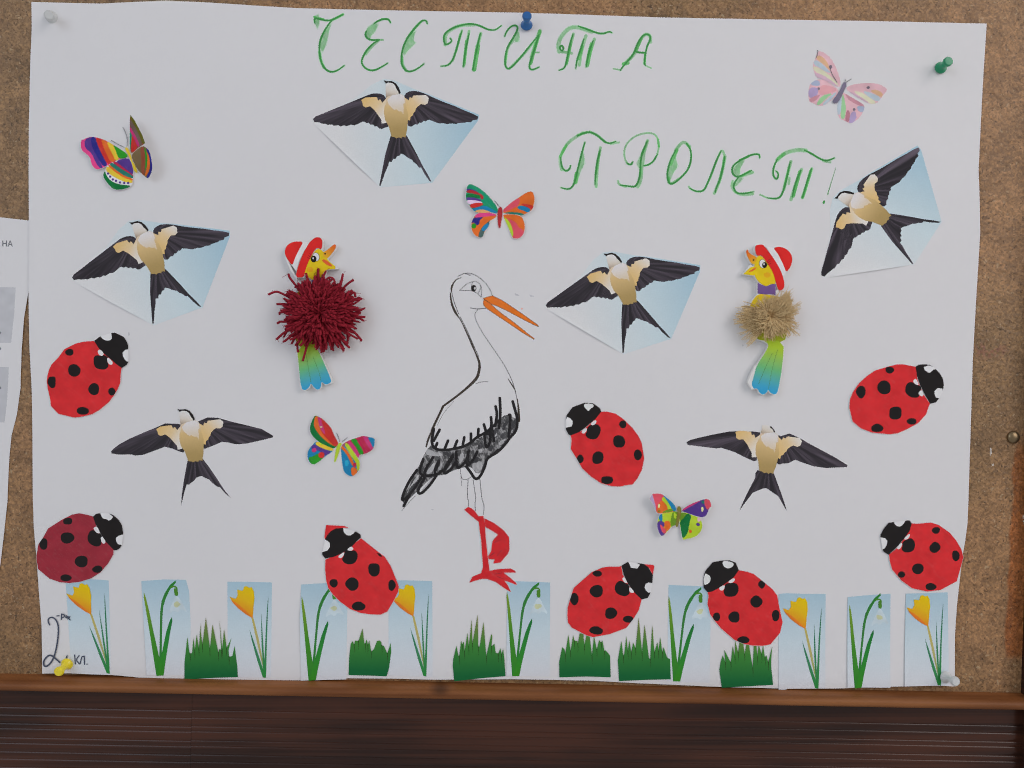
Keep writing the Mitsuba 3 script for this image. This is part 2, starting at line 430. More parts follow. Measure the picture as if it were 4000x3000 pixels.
# ------------------------------------------------------------------ the poster
poster = thing('poster', 'large white paper poster with green greeting and glued paper cut-outs, pinned to the board', 'poster')
po = [(127, 11), (260, 15), (398, 18), (520, 12), (651, 6.5), (800, 13), (1150, 34), (1500, 44), (2000, 56), (2600, 74), (3233, 84), (3850, 95),
      (3838, 300), (3828, 475), (3818, 665), (3822, 800), (3823, 918), (3815, 1044), (3806, 1185), (3793, 1406), (3780, 1754), (3774, 1950), (3771, 2040), (3762, 2112), (3751, 2175), (3742, 2260), (3731, 2360), (3723, 2470), (3720, 2635), (3720, 2674),
      (3660, 2671), (3524, 2674), (3416, 2678), (3253, 2684), (3074, 2686), (3030, 2684), (2816, 2680), (2500, 2666), (2305, 2655), (2003, 2649), (1700, 2650), (1543, 2646), (1365, 2644), (1172, 2652), (976, 2650), (724, 2646), (554, 2641), (440, 2630), (308, 2623), (174, 2625),
      (170, 2447), (160, 2320), (150, 2175), (140, 2062), (136, 1950), (133, 1700), (130, 1533), (120, 1343), (117, 1121), (118, 900), (115, 650), (115, 480), (121, 250), (128, 108)]
scene[poster] = mikit.ply(sheet(P(NAT(po)), -0.16 * MM, 0.16 * MM, edge=0.007), 'paper')

T1, T2, P1, P2 = V(1200, 30, 3.072), V(1900, 30, 3.072), V(2140, 480, 3.95), V(2680, 530, 3.568)


def letter(v, lines, fills=(), halo=(), mids=(), label=None, lw=20, color='g_line', more=()):
    """One hand-drawn letter: dark outline strokes over soft crayon shading, each a thin layer on the poster."""
    k = key(poster, 'letter')
    f = v.k / 3.072
    base = [stroke(v(q), v.l(32 * f)) for q in lines] + [stroke(v(q), v.l(w * f)) for q, w in halo] + [P(v(q)).buffer(v.l(8 * f)) for q in fills]
    inked(None, None, unary_union(base), 'g_halo', 0.02 * MM, 0.05 * MM, st=0.4, as_key=k)
    if label:
        labels[k] = {'label': label}
    if fills or halo:
        inked(k, 'shading', unary_union([P(v(chaikin(q))) for q in fills] + [stroke(v(q), v.l(w * 0.75 * f)) for q, w in halo]), 'g_light', 0.09 * MM, 0.05 * MM, st=1.6)
    if mids:
        inked(k, 'shading', unary_union([stroke(v(q), v.l(w * 1.2 * f)) for q, w in mids]), 'g_mid', 0.16 * MM, 0.05 * MM, st=1.4)
    inked(k, 'outline', unary_union([stroke(v(q), [v.l(lw * f * s) for s in (0.8, 1.15, 1.0, 1.1, 0.7)]) for q in lines]), color, 0.23 * MM, 0.05 * MM, st=0.4)
    return k


letter(T1, [[(98, 195), (88, 130), (170, 152), (240, 166), (300, 160), (360, 130), (435, 95)], [(300, 165), (240, 240), (180, 350), (155, 430), (150, 530), (165, 640), (200, 720), (250, 770), (310, 785), (380, 760), (450, 705)]],
       [[(300, 180), (265, 290), (235, 450), (180, 560), (160, 450), (200, 320)], [(85, 115), (140, 90), (150, 140), (150, 200), (130, 265), (100, 200)]], [([(300, 160), (370, 130), (435, 92)], 40), ([(152, 540), (165, 640), (205, 725)], 46)], [([(90, 120), (200, 150)], 20), ([(320, 150), (430, 95)], 22), ([(160, 560), (170, 650), (210, 730)], 20)])
letter(T1, [[(1005, 195), (985, 155), (930, 148), (860, 170), (805, 205)], [(720, 290), (700, 330), (720, 380), (780, 405), (870, 398)], [(870, 400), (800, 440), (720, 520), (670, 610), (655, 670), (690, 730), (750, 765), (820, 765), (900, 725), (970, 680)]],
       [[(810, 200), (860, 210), (820, 300), (770, 350), (760, 390), (710, 370), (700, 310), (740, 240)]], [([(860, 410), (780, 480), (710, 570)], 34), ([(860, 400), (915, 400)], 26)], [([(900, 150), (975, 152)], 18)])
letter(T1, [[(1445, 210), (1435, 175), (1400, 165), (1350, 200), (1270, 290), (1200, 390), (1155, 490), (1135, 600), (1135, 680), (1160, 740), (1210, 785), (1280, 775), (1350, 735), (1405, 690)]],
       [[(1310, 290), (1285, 350), (1280, 420), (1310, 435), (1220, 520), (1170, 590), (1150, 560), (1180, 440), (1260, 330)]], [([(1350, 200), (1270, 290), (1200, 390)], 38), ([(1140, 600), (1145, 700), (1190, 770)], 44)], [([(1380, 175), (1300, 260), (1240, 340)], 20), ([(1145, 600), (1140, 690)], 22)])
letter(T1, [[(1720, 385), (1740, 415), (1720, 440), (1660, 470), (1640, 400), (1650, 330), (1740, 265), (1850, 230), (1950, 210), (2060, 230), (2170, 285), (2212, 290), (2262, 290), (2330, 238)], [(1860, 300), (1820, 420), (1790, 540), (1750, 650), (1690, 715), (1610, 720)], [(1945, 330), (1900, 540), (1875, 730)], [(2080, 330), (2030, 540), (1990, 770)]],
       [], [([(1660, 460), (1655, 340), (1740, 270), (1860, 225), (2000, 225)], 50), ([(1860, 290), (1800, 500), (1750, 650)], 36), ([(1945, 300), (1900, 540), (1880, 720)], 40), ([(2085, 330), (2030, 540), (2005, 760)], 46)], [([(1840, 340), (1790, 540)], 22), ([(1915, 420), (1885, 700)], 30), ([(2050, 480), (2005, 760)], 44)])
letter(T2, [[(220, 365), (240, 310), (290, 250), (340, 232), (375, 250), (370, 300), (320, 390), (260, 480), (230, 580), (220, 680), (240, 750), (280, 755), (350, 690), (450, 570), (560, 430), (630, 350)], [(625, 360), (560, 570), (515, 700), (515, 750), (545, 770), (590, 755), (630, 735)]],
       [[(390, 290), (398, 430), (330, 435), (350, 350)]], [([(640, 305), (600, 420), (540, 620)], 56), ([(330, 400), (250, 500), (225, 700)], 40), ([(280, 750), (450, 580), (560, 440)], 40), ([(590, 560), (630, 560)], 22)], [([(640, 310), (580, 500), (530, 690)], 34), ([(240, 560), (225, 690)], 20)])
letter(T2, [[(905, 545), (878, 520), (880, 485), (905, 478), (925, 510), (905, 545)], [(1100, 245), (1200, 280), (1300, 320), (1390, 338), (1470, 305), (1500, 322)], [(1035, 345), (1000, 450), (970, 600), (940, 750), (870, 772)], [(1165, 400), (1120, 540), (1085, 640), (1068, 750)], [(1275, 420), (1230, 540), (1205, 650), (1190, 735)]],
       [], [([(870, 550), (855, 470), (890, 370), (980, 270), (1080, 252), (1170, 280), (1260, 310)], 58), ([(1040, 340), (985, 540), (955, 700)], 44), ([(1190, 360), (1130, 560), (1110, 710)], 46), ([(1290, 400), (1240, 560), (1205, 720)], 46), ([(880, 550), (970, 560), (1020, 570)], 40)], [([(1015, 430), (960, 690)], 26), ([(1150, 480), (1110, 640)], 24), ([(1260, 460), (1230, 570), (1205, 710)], 40)])
letter(T2, [[(1600, 770), (1660, 690), (1760, 580), (1800, 460), (1860, 360), (1920, 330), (1960, 360), (1960, 400), (1920, 480), (1900, 580), (1885, 680), (1900, 710)], [(1790, 548), (1840, 558), (1900, 560)]],
       [], [([(1790, 540), (1830, 410), (1900, 330), (1960, 350), (1960, 430)], 48), ([(1640, 700), (1760, 590), (1800, 500)], 48), ([(1520, 752), (1600, 765)], 22), ([(1900, 710), (1970, 742)], 22)], [([(1790, 530), (1860, 380)], 24), ([(1640, 695), (1690, 680)], 36), ([(1900, 560), (1890, 690)], 24)])
letter(P1, [[(345, 680), (330, 735), (275, 765), (220, 720), (200, 640), (195, 550)], [(450, 225), (540, 180), (640, 160), (740, 200), (820, 270), (890, 325), (960, 335), (1040, 305)], [(565, 320), (530, 440), (490, 600), (450, 760), (410, 930), (370, 1010), (310, 1045), (200, 1015)], [(800, 440), (760, 580), (735, 750), (720, 970)]],
       [[(540, 440), (565, 640), (500, 760), (440, 960), (420, 900), (500, 620)]], [([(210, 740), (180, 620), (190, 520), (290, 340), (420, 240), (540, 175)], 44), ([(640, 160), (760, 210), (870, 310)], 40), ([(805, 400), (760, 650), (740, 1000)], 40), ([(960, 345), (1090, 320)], 26)], [([(185, 540), (280, 370)], 26), ([(460, 210), (600, 165)], 24), ([(440, 800), (420, 930)], 40), ([(790, 470), (735, 800)], 24)])
letter(P1, [[(1300, 620), (1275, 665), (1210, 640)], [(1680, 500), (1620, 610), (1540, 665), (1470, 675)], [(1525, 300), (1480, 400), (1440, 500), (1420, 640), (1415, 800), (1390, 920), (1340, 1005), (1240, 990), (1110, 975)]],
       [[(1430, 500), (1360, 640), (1400, 720), (1450, 740), (1480, 640), (1490, 450)]], [([(1240, 660), (1180, 590), (1165, 450), (1210, 330), (1320, 230), (1450, 180), (1580, 168), (1660, 205), (1700, 290), (1705, 380), (1680, 500)], 26), ([(1530, 290), (1470, 480), (1440, 700), (1430, 900), (1380, 1000)], 46), ([(1075, 910), (1090, 970), (1200, 1000)], 30)], [([(1500, 370), (1440, 500)], 24), ([(1425, 700), (1410, 860)], 22), ([(1690, 270), (1705, 380)], 22)])
letter(P1, [[(2130, 330), (2185, 400), (2205, 500), (2195, 620), (2150, 740), (2060, 840), (1960, 930), (1890, 960), (1850, 930), (1830, 820), (1850, 700), (1890, 570), (1960, 440)]],
       [[(2000, 420), (1960, 560), (2000, 680), (1920, 790), (1870, 920), (1840, 900), (1850, 720), (1900, 560)]], [([(1960, 440), (2050, 320), (2110, 310), (2180, 380)], 44), ([(1860, 930), (1890, 955), (2050, 850)], 34)], [([(1980, 430), (1920, 560), (1890, 650)], 34), ([(2140, 345), (2180, 400)], 22), ([(1850, 860), (1860, 930)], 28)])
letter(P2, [[(45, 745), (110, 780), (180, 790), (245, 770), (300, 650), (360, 500), (420, 340), (480, 220)], [(530, 300), (510, 430), (470, 600), (410, 740), (395, 800)]],
       [], [([(320, 620), (420, 340), (495, 190), (530, 300)], 34), ([(535, 300), (510, 450), (460, 640), (385, 810)], 44), ([(30, 720), (60, 755)], 26)], [([(525, 310), (500, 470), (450, 660)], 24), ([(300, 650), (350, 530)], 18)])
letter(P2, [[(1015, 320), (1015, 275), (960, 262), (860, 290), (740, 355), (650, 420), (625, 490), (650, 560), (720, 588), (900, 495)], [(720, 590), (660, 670), (650, 740), (690, 805), (760, 820), (860, 805), (930, 790)]],
       [[(740, 360), (810, 345), (740, 470), (740, 560), (680, 560), (630, 490)], [(720, 600), (790, 600), (700, 700), (660, 720)]], [([(860, 290), (970, 260), (1010, 275)], 30), ([(640, 640), (620, 720), (670, 800), (780, 840), (920, 820)], 36), ([(730, 585), (920, 520)], 40)], [([(740, 350), (860, 300)], 22), ([(760, 570), (880, 505)], 24)])
letter(P2, [[(1640, 210), (1740, 260), (1850, 330), (1930, 360), (2000, 345), (2055, 318)], [(1260, 340), (1220, 420), (1200, 500), (1205, 570), (1245, 620), (1270, 590), (1275, 530), (1240, 500)], [(1440, 380), (1400, 560), (1360, 730), (1310, 860), (1240, 890), (1120, 875)], [(1590, 490), (1540, 600), (1490, 740), (1470, 860)], [(1735, 470), (1690, 600), (1640, 760), (1610, 870)]],
       [], [([(1260, 350), (1340, 265), (1440, 225), (1560, 205), (1660, 215)], 56), ([(1450, 370), (1400, 560), (1350, 760)], 46), ([(1600, 480), (1530, 640), (1450, 900)], 46), ([(1740, 470), (1680, 660), (1610, 870)], 44), ([(1430, 600), (1420, 680)], 34), ([(1020, 830), (1110, 870)], 24), ([(1900, 365), (2000, 380)], 28)], [([(1270, 330), (1360, 265)], 30), ([(1425, 440), (1360, 720)], 24), ([(1575, 510), (1480, 850)], 34), ([(1725, 500), (1650, 760), (1610, 870)], 28)])
k = key(poster, 'letter')
inked(None, None, unary_union([stroke(P2([(2075, 455), (2010, 660), (1960, 830)]), [P2.l(6), P2.l(9), P2.l(14)]), ell(P2([1907, 935]), P2.l(15), P2.l(26), -0.2, 0.1)]), 'g_line', 0.05 * MM, as_key=k, st=0.4)
labels[k] = {'label': 'thin green exclamation mark'}

A_ = V(100, 2220, 2.643)
k = key(poster, 'inscription')
w = A_.l(15)
segs = [[(272, 572), (255, 540), (258, 505), (295, 490), (335, 515), (360, 570), (363, 650), (352, 760), (330, 870), (300, 945), (250, 998), (215, 990), (213, 940), (250, 890), (290, 880), (330, 910), (380, 955)]]
small = [[(345, 480), (368, 478)], [(394, 460), (391, 518)], [(394, 462), (420, 464), (426, 486), (398, 500)], [(440, 476), (438, 506), (460, 480), (458, 512)], [(478, 488), (466, 505), (482, 522)], [(462, 490), (478, 488)],
         [(530, 880), (541, 970)], [(576, 886), (545, 930), (580, 970)], [(588, 968), (597, 930), (606, 898)], [(606, 898), (617, 894), (630, 893)], [(630, 893), (632, 930), (634, 974)], [(658, 972), (662, 973)]]
inked(None, None, unary_union([stroke(A_(q), [w * .8, w, w * 1.1, w]) for q in segs] + [stroke(A_(q), A_.l(11), 1) for q in small] + [stroke(A_([(453, 888), (440, 938)]), A_.l(13), 1)]), 'pen', 0.62 * MM, as_key=k, st=0.5)
labels[k] = {'label': 'handwritten class mark 2-ри кл. in dark pen'}
# pencil specks and little smudges left on the sheet
S1 = V(1650, 1020, 3.998)
mk = [ell(S1([1470, 530]), S1.l(40), S1.l(14), -0.4, .3), ell(S1([1700, 550]), S1.l(36), S1.l(14), -0.3, .3), ell(NAT([1690, 1990]), 5 * S, 2 * S), ell(NAT([507, 1305]), 4 * S, 7 * S, 0, .4), ell(NAT([2899, 1350]), 3 * S, 3 * S)]
inked(poster, 'smudge', unary_union(mk), 'smudge', 0.03 * MM, st=1.0)
inked(poster, 'smudge', ell(S1([1553, 752]), S1.l(14), S1.l(12), 0, .3), 'reddot', 0.03 * MM, st=1.0)

# ------------------------------------------------------------------ flower cards and grass tufts along the lower edge
Z = {'A': V(100, 2220, 2.643), 'B': V(900, 2220, 2.643), 'C': V(1700, 2220, 2.643), 'D': V(2500, 2220, 3.16), 'E': V(3050, 2220, 2.458)}


def curl(p, q, amp, reach=0.0045, mid=False):
    """The poster's waves plus a piece that lifts along the edge from p to q."""
    p, q = np.asarray(p), np.asarray(q)
    e = (q - p) / np.linalg.norm(q - p)

    def hf(x, z):
        w = np.stack([x, z], 1) - p
        s = np.clip((w @ e) / np.linalg.norm(q - p), 0, 1)
        dist = np.abs(w[:, 0] * e[1] - w[:, 1] * e[0])
        return wave(x, z) + amp * np.exp(-dist / reach) * (np.sin(np.pi * s) if mid else 0.35 + 0.65 * s)
    return hf


def fit(src, dst):
    """Least-squares similarity (rotation, scale, shift) from points src to points dst."""
    s, d = np.asarray(src, float), np.asarray(dst, float)
    a = np.zeros((2 * len(s), 4))
    a[0::2] = np.stack([s[:, 0], -s[:, 1], np.ones(len(s)), np.zeros(len(s))], 1)
    a[1::2] = np.stack([s[:, 1], s[:, 0], np.zeros(len(s)), np.ones(len(s))], 1)
    c = np.linalg.lstsq(a, d.reshape(-1), rcond=None)[0]
    return lambda p: np.stack([c[0] * np.asarray(p, float)[..., 0] - c[1] * np.asarray(p, float)[..., 1] + c[2], c[1] * np.asarray(p, float)[..., 0] + c[0] * np.asarray(p, float)[..., 1] + c[3]], -1)


def affit(src, dst):
    s, d = np.asarray(src, float), np.asarray(dst, float)
    m = np.linalg.lstsq(np.c_[s, np.ones(len(s))], d, rcond=None)[0]
    return lambda p: np.asarray(p, float) @ m[:2] + m[2]


CR = dict(lm=[(1190, 365), (1395, 545), (1495, 1105), (1540, 330)],
          flower=[(1190, 365), (1245, 380), (1265, 345), (1260, 290), (1310, 297), (1325, 255), (1345, 248), (1370, 262), (1390, 252), (1410, 290), (1415, 360), (1406, 430), (1401, 500), (1395, 547), (1340, 520), (1270, 470), (1215, 410)],
          fold=[(1205, 395), (1262, 425), (1330, 480), (1392, 543), (1340, 520), (1270, 470), (1220, 418)],
          stem=[(1384, 542), (1402, 542), (1450, 750), (1488, 980), (1500, 1080), (1480, 1000), (1436, 800)],
          leaves=[[(1365, 660), (1400, 760), (1452, 920), (1492, 1050), (1508, 1102), (1480, 1102), (1430, 940), (1385, 760)], [(1472, 485), (1482, 650), (1492, 850), (1498, 1040), (1508, 1102), (1486, 1060), (1474, 800)], [(1541, 325), (1534, 480), (1524, 700), (1513, 1000), (1508, 1105), (1484, 1102), (1503, 850), (1517, 600), (1530, 430)]])
crocus = [
    ('A', [(440, 250), (695, 465), (878, 1070), (832, 255)], [(430, 105), (700, 105), (872, 118), (900, 1085), (498, 1068), (470, 700)], 'yellow crocus print at the left end, partly under the darker red ladybird'),
    ('B', [(5, 285), (240, 495), (365, 1115), (402, 285)], [(-19, 130), (200, 132), (438, 137), (432, 1112), (-12, 1105)], 'yellow crocus print between the leftmost grass tuft and a snowdrop print'),
    ('B', [(1662, 278), (1895, 485), (2012, 1100), (2048, 260)], [(1634, 118), (1850, 120), (2085, 128), (2092, 1110), (1640, 1090)], 'crocus print whose flower is cut off by the ladybird with an upper left red corner'),
    ('E', [(5, 375), (235, 570), (330, 1140), (380, 370)], [(-28, 240), (60, 233), (200, 240), (422, 240), (414, 1140), (60, 1140), (30, 1152), (-32, 1150)], 'yellow crocus print just right of the ladybird with two white head spots'),
    ('E', [(1190, 365), (1395, 545), (1495, 1105), (1540, 330)], [(1185, 235), (1380, 230), (1585, 222), (1592, 1108), (1162, 1113)], 'rightmost yellow crocus print, beside the clear pin'),
]
for (zz, lm, card, lab), amp in zip(crocus, (0.12, 0.12, 0.12, 0.45, 0.9)):
    v = Z[zz]
    f = affit(CR['lm'], lm)
    c = thing('crocus_print', lab, 'flower print', 'crocus prints along the lower edge')
    q = v(card)
    hf = curl(q[0], q[-1], amp * MM)
    printed(c, 'card', P(q), 'sky_card', 0.0, q[1], (q[1][0], q[1][1] - 0.074), t=0.2 * MM, hf=hf, edge=0.004)
    tr = lambda p: v(f(p))
    fl = tr(CR['flower'])
    st_ = [tr(CR['stem'])] + [tr(l) for l in CR['leaves']]
    printed(c, 'stem', P(st_[0]), 'cstem', 0.21 * MM, st_[0][0], st_[0][4], hf=hf, edge=0.004)
    for i, l in enumerate(st_[1:]):
        printed(c, 'leaf', P(l), 'cleaf', (0.27 + 0.06 * i) * MM, l[0], l[4], hf=hf, edge=0.004)
    kf = printed(c, 'flower', P(fl), 'crocus', 0.45 * MM, tr((1400, 270)), tr((1290, 500)), hf=hf, edge=0.004)
    inked(kf, 'fold', P(tr(CR['fold'])), 'beakorange', 0.52 * MM, t=0.05 * MM, st=0.3, hf=hf, edge=0.004)

SD = dict(lm=[(742, 240), (998, 512), (1065, 293), (830, 1100), (1072, 138)],
          ll=[(742, 238), (755, 290), (775, 420), (800, 640), (835, 900), (850, 950), (862, 1000), (866, 1100), (795, 1100), (780, 900), (764, 650), (745, 400), (737, 290)],
          rl=[(998, 510), (1001, 550), (970, 660), (930, 820), (892, 980), (867, 1100), (800, 1100), (842, 960), (880, 830), (930, 660), (970, 560)],
          stem=[(1072, 136), (1072, 160), (1004, 230), (953, 320), (922, 400), (902, 520), (882, 700), (864, 900), (850, 960), (836, 930), (850, 800), (866, 650), (886, 450), (911, 340), (950, 260), (1010, 180)],
          bud=[(1048, 215), (1078, 220), (1086, 260), (1082, 297), (1050, 294), (1046, 250)],
          petals=[(1065, 290), (1038, 330), (1000, 400), (968, 478), (1030, 440), (1065, 472), (1100, 430), (1168, 476), (1120, 380), (1088, 320)])
snow = [
    ('A', [(1237, 240), (1518, 498), (1572, 275), (1408, 1090), (1563, 115)], [(1210, 125), (1440, 108), (1668, 112), (1700, 230), (1716, 560), (1712, 1090), (1272, 1085), (1240, 600)], 'leftmost snowdrop print, on a pale blue card with a clipped corner'),
    ('B', [(748, 283), (1012, 535), (1080, 310), (855, 1140)], [(740, 160), (1010, 145), (1200, 140), (1212, 420), (1204, 1132), (740, 1143), (728, 500)], 'snowdrop print half behind the ladybird with a red corner at its upper left'),
    ('C', [(742, 240), (998, 512), (1065, 293), (830, 1100), (1072, 138)], [(745, 125), (960, 132), (1185, 140), (1182, 1105), (735, 1098)], "snowdrop print beside the stork's red toes"),
    ('D', [(348, 335), (652, 675), (738, 412), (445, 1383), (748, 222)], [(345, 195), (560, 205), (840, 215), (862, 620), (852, 1400), (330, 1388)], 'snowdrop print whose stem tip meets the head of a ladybird with two white head spots'),
    ('E', [(648, 345), (868, 575), (938, 375), (725, 1135), (952, 238)], [(632, 270), (840, 250), (1040, 237), (1032, 1130), (620, 1127)], 'rightmost snowdrop print, standing between two crocus prints'),
]
for (zz, lm, card, lab), amp in zip(snow, (0.7, 0.9, 0.5, 0.12, 0.9)):
    v = Z[zz]
    f = affit(SD['lm'][:len(lm)], lm)
    tr = lambda p: v(f(p))
    c = thing('snowdrop_print', lab, 'flower print', 'snowdrop prints along the lower edge')
    q = v(card)
    hf = curl(q[0], q[-1], amp * MM)
    printed(c, 'card', P(q), 'sky_card', 0.0, q[1], (q[1][0], q[1][1] - 0.074), t=0.2 * MM, hf=hf, edge=0.004)
    inked(c, 'flower', P(tr(chaikin(SD['petals']))), 'snowpetal', 0.21 * MM, t=0.05 * MM, st=0.6, hf=hf, edge=0.004)
    inked(c, 'flower', ell(tr((1063, 385)), 2.2 * MM, 1.9 * MM, 0, .3), 'snowheart', 0.27 * MM, t=0.05 * MM, st=1.0, hf=hf, edge=0.004)
    l = tr(SD['stem']); printed(c, 'stem', P(l), 'stem', 0.27 * MM, l[0], l[8], hf=hf, edge=0.004)
    inked(c, 'stem', stroke(tr([(1020, 205), (1050, 196), (1072, 206), (1078, 228)]), 1.1 * MM), 'budgreen', 0.33 * MM, t=0.05 * MM, hf=hf, edge=0.004)
    inked(c, 'bud', P(tr(chaikin(SD['bud']))), 'budgreen', 0.39 * MM, t=0.05 * MM, st=0.2, hf=hf, edge=0.004)
    l = tr(SD['ll']); printed(c, 'leaf', P(l), 'leaf', 0.33 * MM, l[0], l[7], hf=hf, edge=0.004)
    l = tr(SD['rl']); printed(c, 'leaf', P(l), 'leaf2', 0.40 * MM, l[0], l[5], hf=hf, edge=0.004)

N5 = [(2417, 2656), (2412, 2575), (2418, 2540), (2426, 2500), (2433, 2560), (2438, 2545), (2445, 2481), (2451, 2540), (2457, 2498), (2464, 2545), (2472, 2506), (2481, 2530), (2493, 2409), (2506, 2545), (2516, 2436), (2533, 2567), (2538, 2571), (2546, 2437), (2554, 2545), (2566, 2505), (2570, 2540), (2577, 2486), (2585, 2545), (2590, 2525), (2604, 2565), (2615, 2571), (2618, 2649), (2500, 2652)]
grass = [
    ('A', [(1658, 1130), (1657, 960), (1685, 700), (1705, 850), (1715, 870), (1735, 860), (1748, 710), (1762, 840), (1780, 675), (1805, 820), (1815, 640), (1825, 560), (1822, 640), (1840, 780), (1875, 500), (1918, 820), (1943, 570), (2005, 860), (2015, 820), (2035, 830), (2015, 520), (2045, 830), (2063, 620), (2090, 810), (2138, 710), (2110, 830), (2115, 900), (2150, 890), (2172, 790), (2200, 1000), (2207, 1105), (1930, 1115)], 'leftmost green grass cut-out, reaching down past the poster edge'),
    ('B', [(1230, 1085), (1235, 900), (1250, 770), (1268, 740), (1285, 780), (1295, 735), (1330, 740), (1370, 612), (1388, 760), (1400, 770), (1412, 720), (1425, 780), (1440, 735), (1460, 850), (1490, 820), (1520, 740), (1545, 735), (1560, 745), (1570, 790), (1590, 790), (1625, 870), (1660, 760), (1665, 850), (1645, 1010), (1620, 1098)], 'small short-bladed grass cut-out below the ladybird with an upper left red corner'),
    ('C', [(200, 1150), (185, 1000), (188, 930), (222, 790), (240, 890), (250, 900), (270, 735), (280, 780), (297, 745), (305, 850), (335, 660), (348, 800), (378, 520), (385, 770), (440, 470), (445, 800), (460, 800), (500, 545), (528, 900), (580, 670), (590, 690), (582, 800), (612, 770), (625, 860), (650, 875), (675, 815), (685, 880), (702, 820), (715, 940), (725, 1100), (480, 1120)], "green grass cut-out below the stork's foot"),
    ('C', [(1280, 1112), (1278, 960), (1310, 805), (1335, 830), (1340, 880), (1374, 675), (1395, 850), (1423, 680), (1435, 740), (1465, 740), (1470, 770), (1490, 660), (1527, 670), (1537, 790), (1560, 675), (1590, 675), (1615, 890), (1637, 690), (1665, 830), (1690, 730), (1710, 760), (1722, 735), (1745, 850), (1755, 835), (1800, 890), (1808, 1112), (1560, 1105)], 'grass cut-out right under the ladybird with the red corner at its upper right'),
    ('N', N5, 'tall-bladed grass cut-out between a snowdrop print and a ladybird with an upper right red corner'),
    ('D', [(1000, 1458), (970, 1240), (985, 1150), (1012, 1060), (1045, 1150), (1030, 995), (1110, 1150), (1135, 950), (1160, 1070), (1165, 880), (1200, 1030), (1220, 890), (1260, 890), (1280, 1050), (1310, 890), (1335, 940), (1380, 1220), (1395, 930), (1425, 930), (1435, 1080), (1455, 930), (1490, 1050), (1508, 940), (1530, 1090), (1550, 1060), (1570, 1150), (1620, 955), (1605, 1130), (1605, 1200), (1627, 1420)], 'rightmost green grass cut-out, under a ladybird'),
]
for zz, pts, lab in grass:
    v = NAT if zz == 'N' else Z[zz]
    q = v(pts)
    c = thing('grass_cutout', lab, 'grass cut-out', 'grass cut-outs along the lower edge')
    ztop, zbot = q[:, 1].max(), q[:, 1].min()
    printed(None, None, P(q), 'grass', 0.42 * MM, (0, max(ztop, zbot + 0.044)), (0, zbot + 0.004), t=0.16 * MM, as_key=c)
    lows = [i for i in range(2, len(q) - 2) if q[i, 1] < q[i - 1, 1] and q[i, 1] <= q[i + 1, 1] and q[i, 1] > zbot + 0.012]
    g = unary_union([stroke([q[i] + (0, 0.0004), q[i] + (0.0002, -0.0035), q[i] + (0.0001, -0.0062)], [0.55 * MM, 0.4 * MM, 0.1 * MM], 1) for i in lows])
    inked(c, 'blade_line', g, 'grassline', 0.59 * MM, t=0.04 * MM)

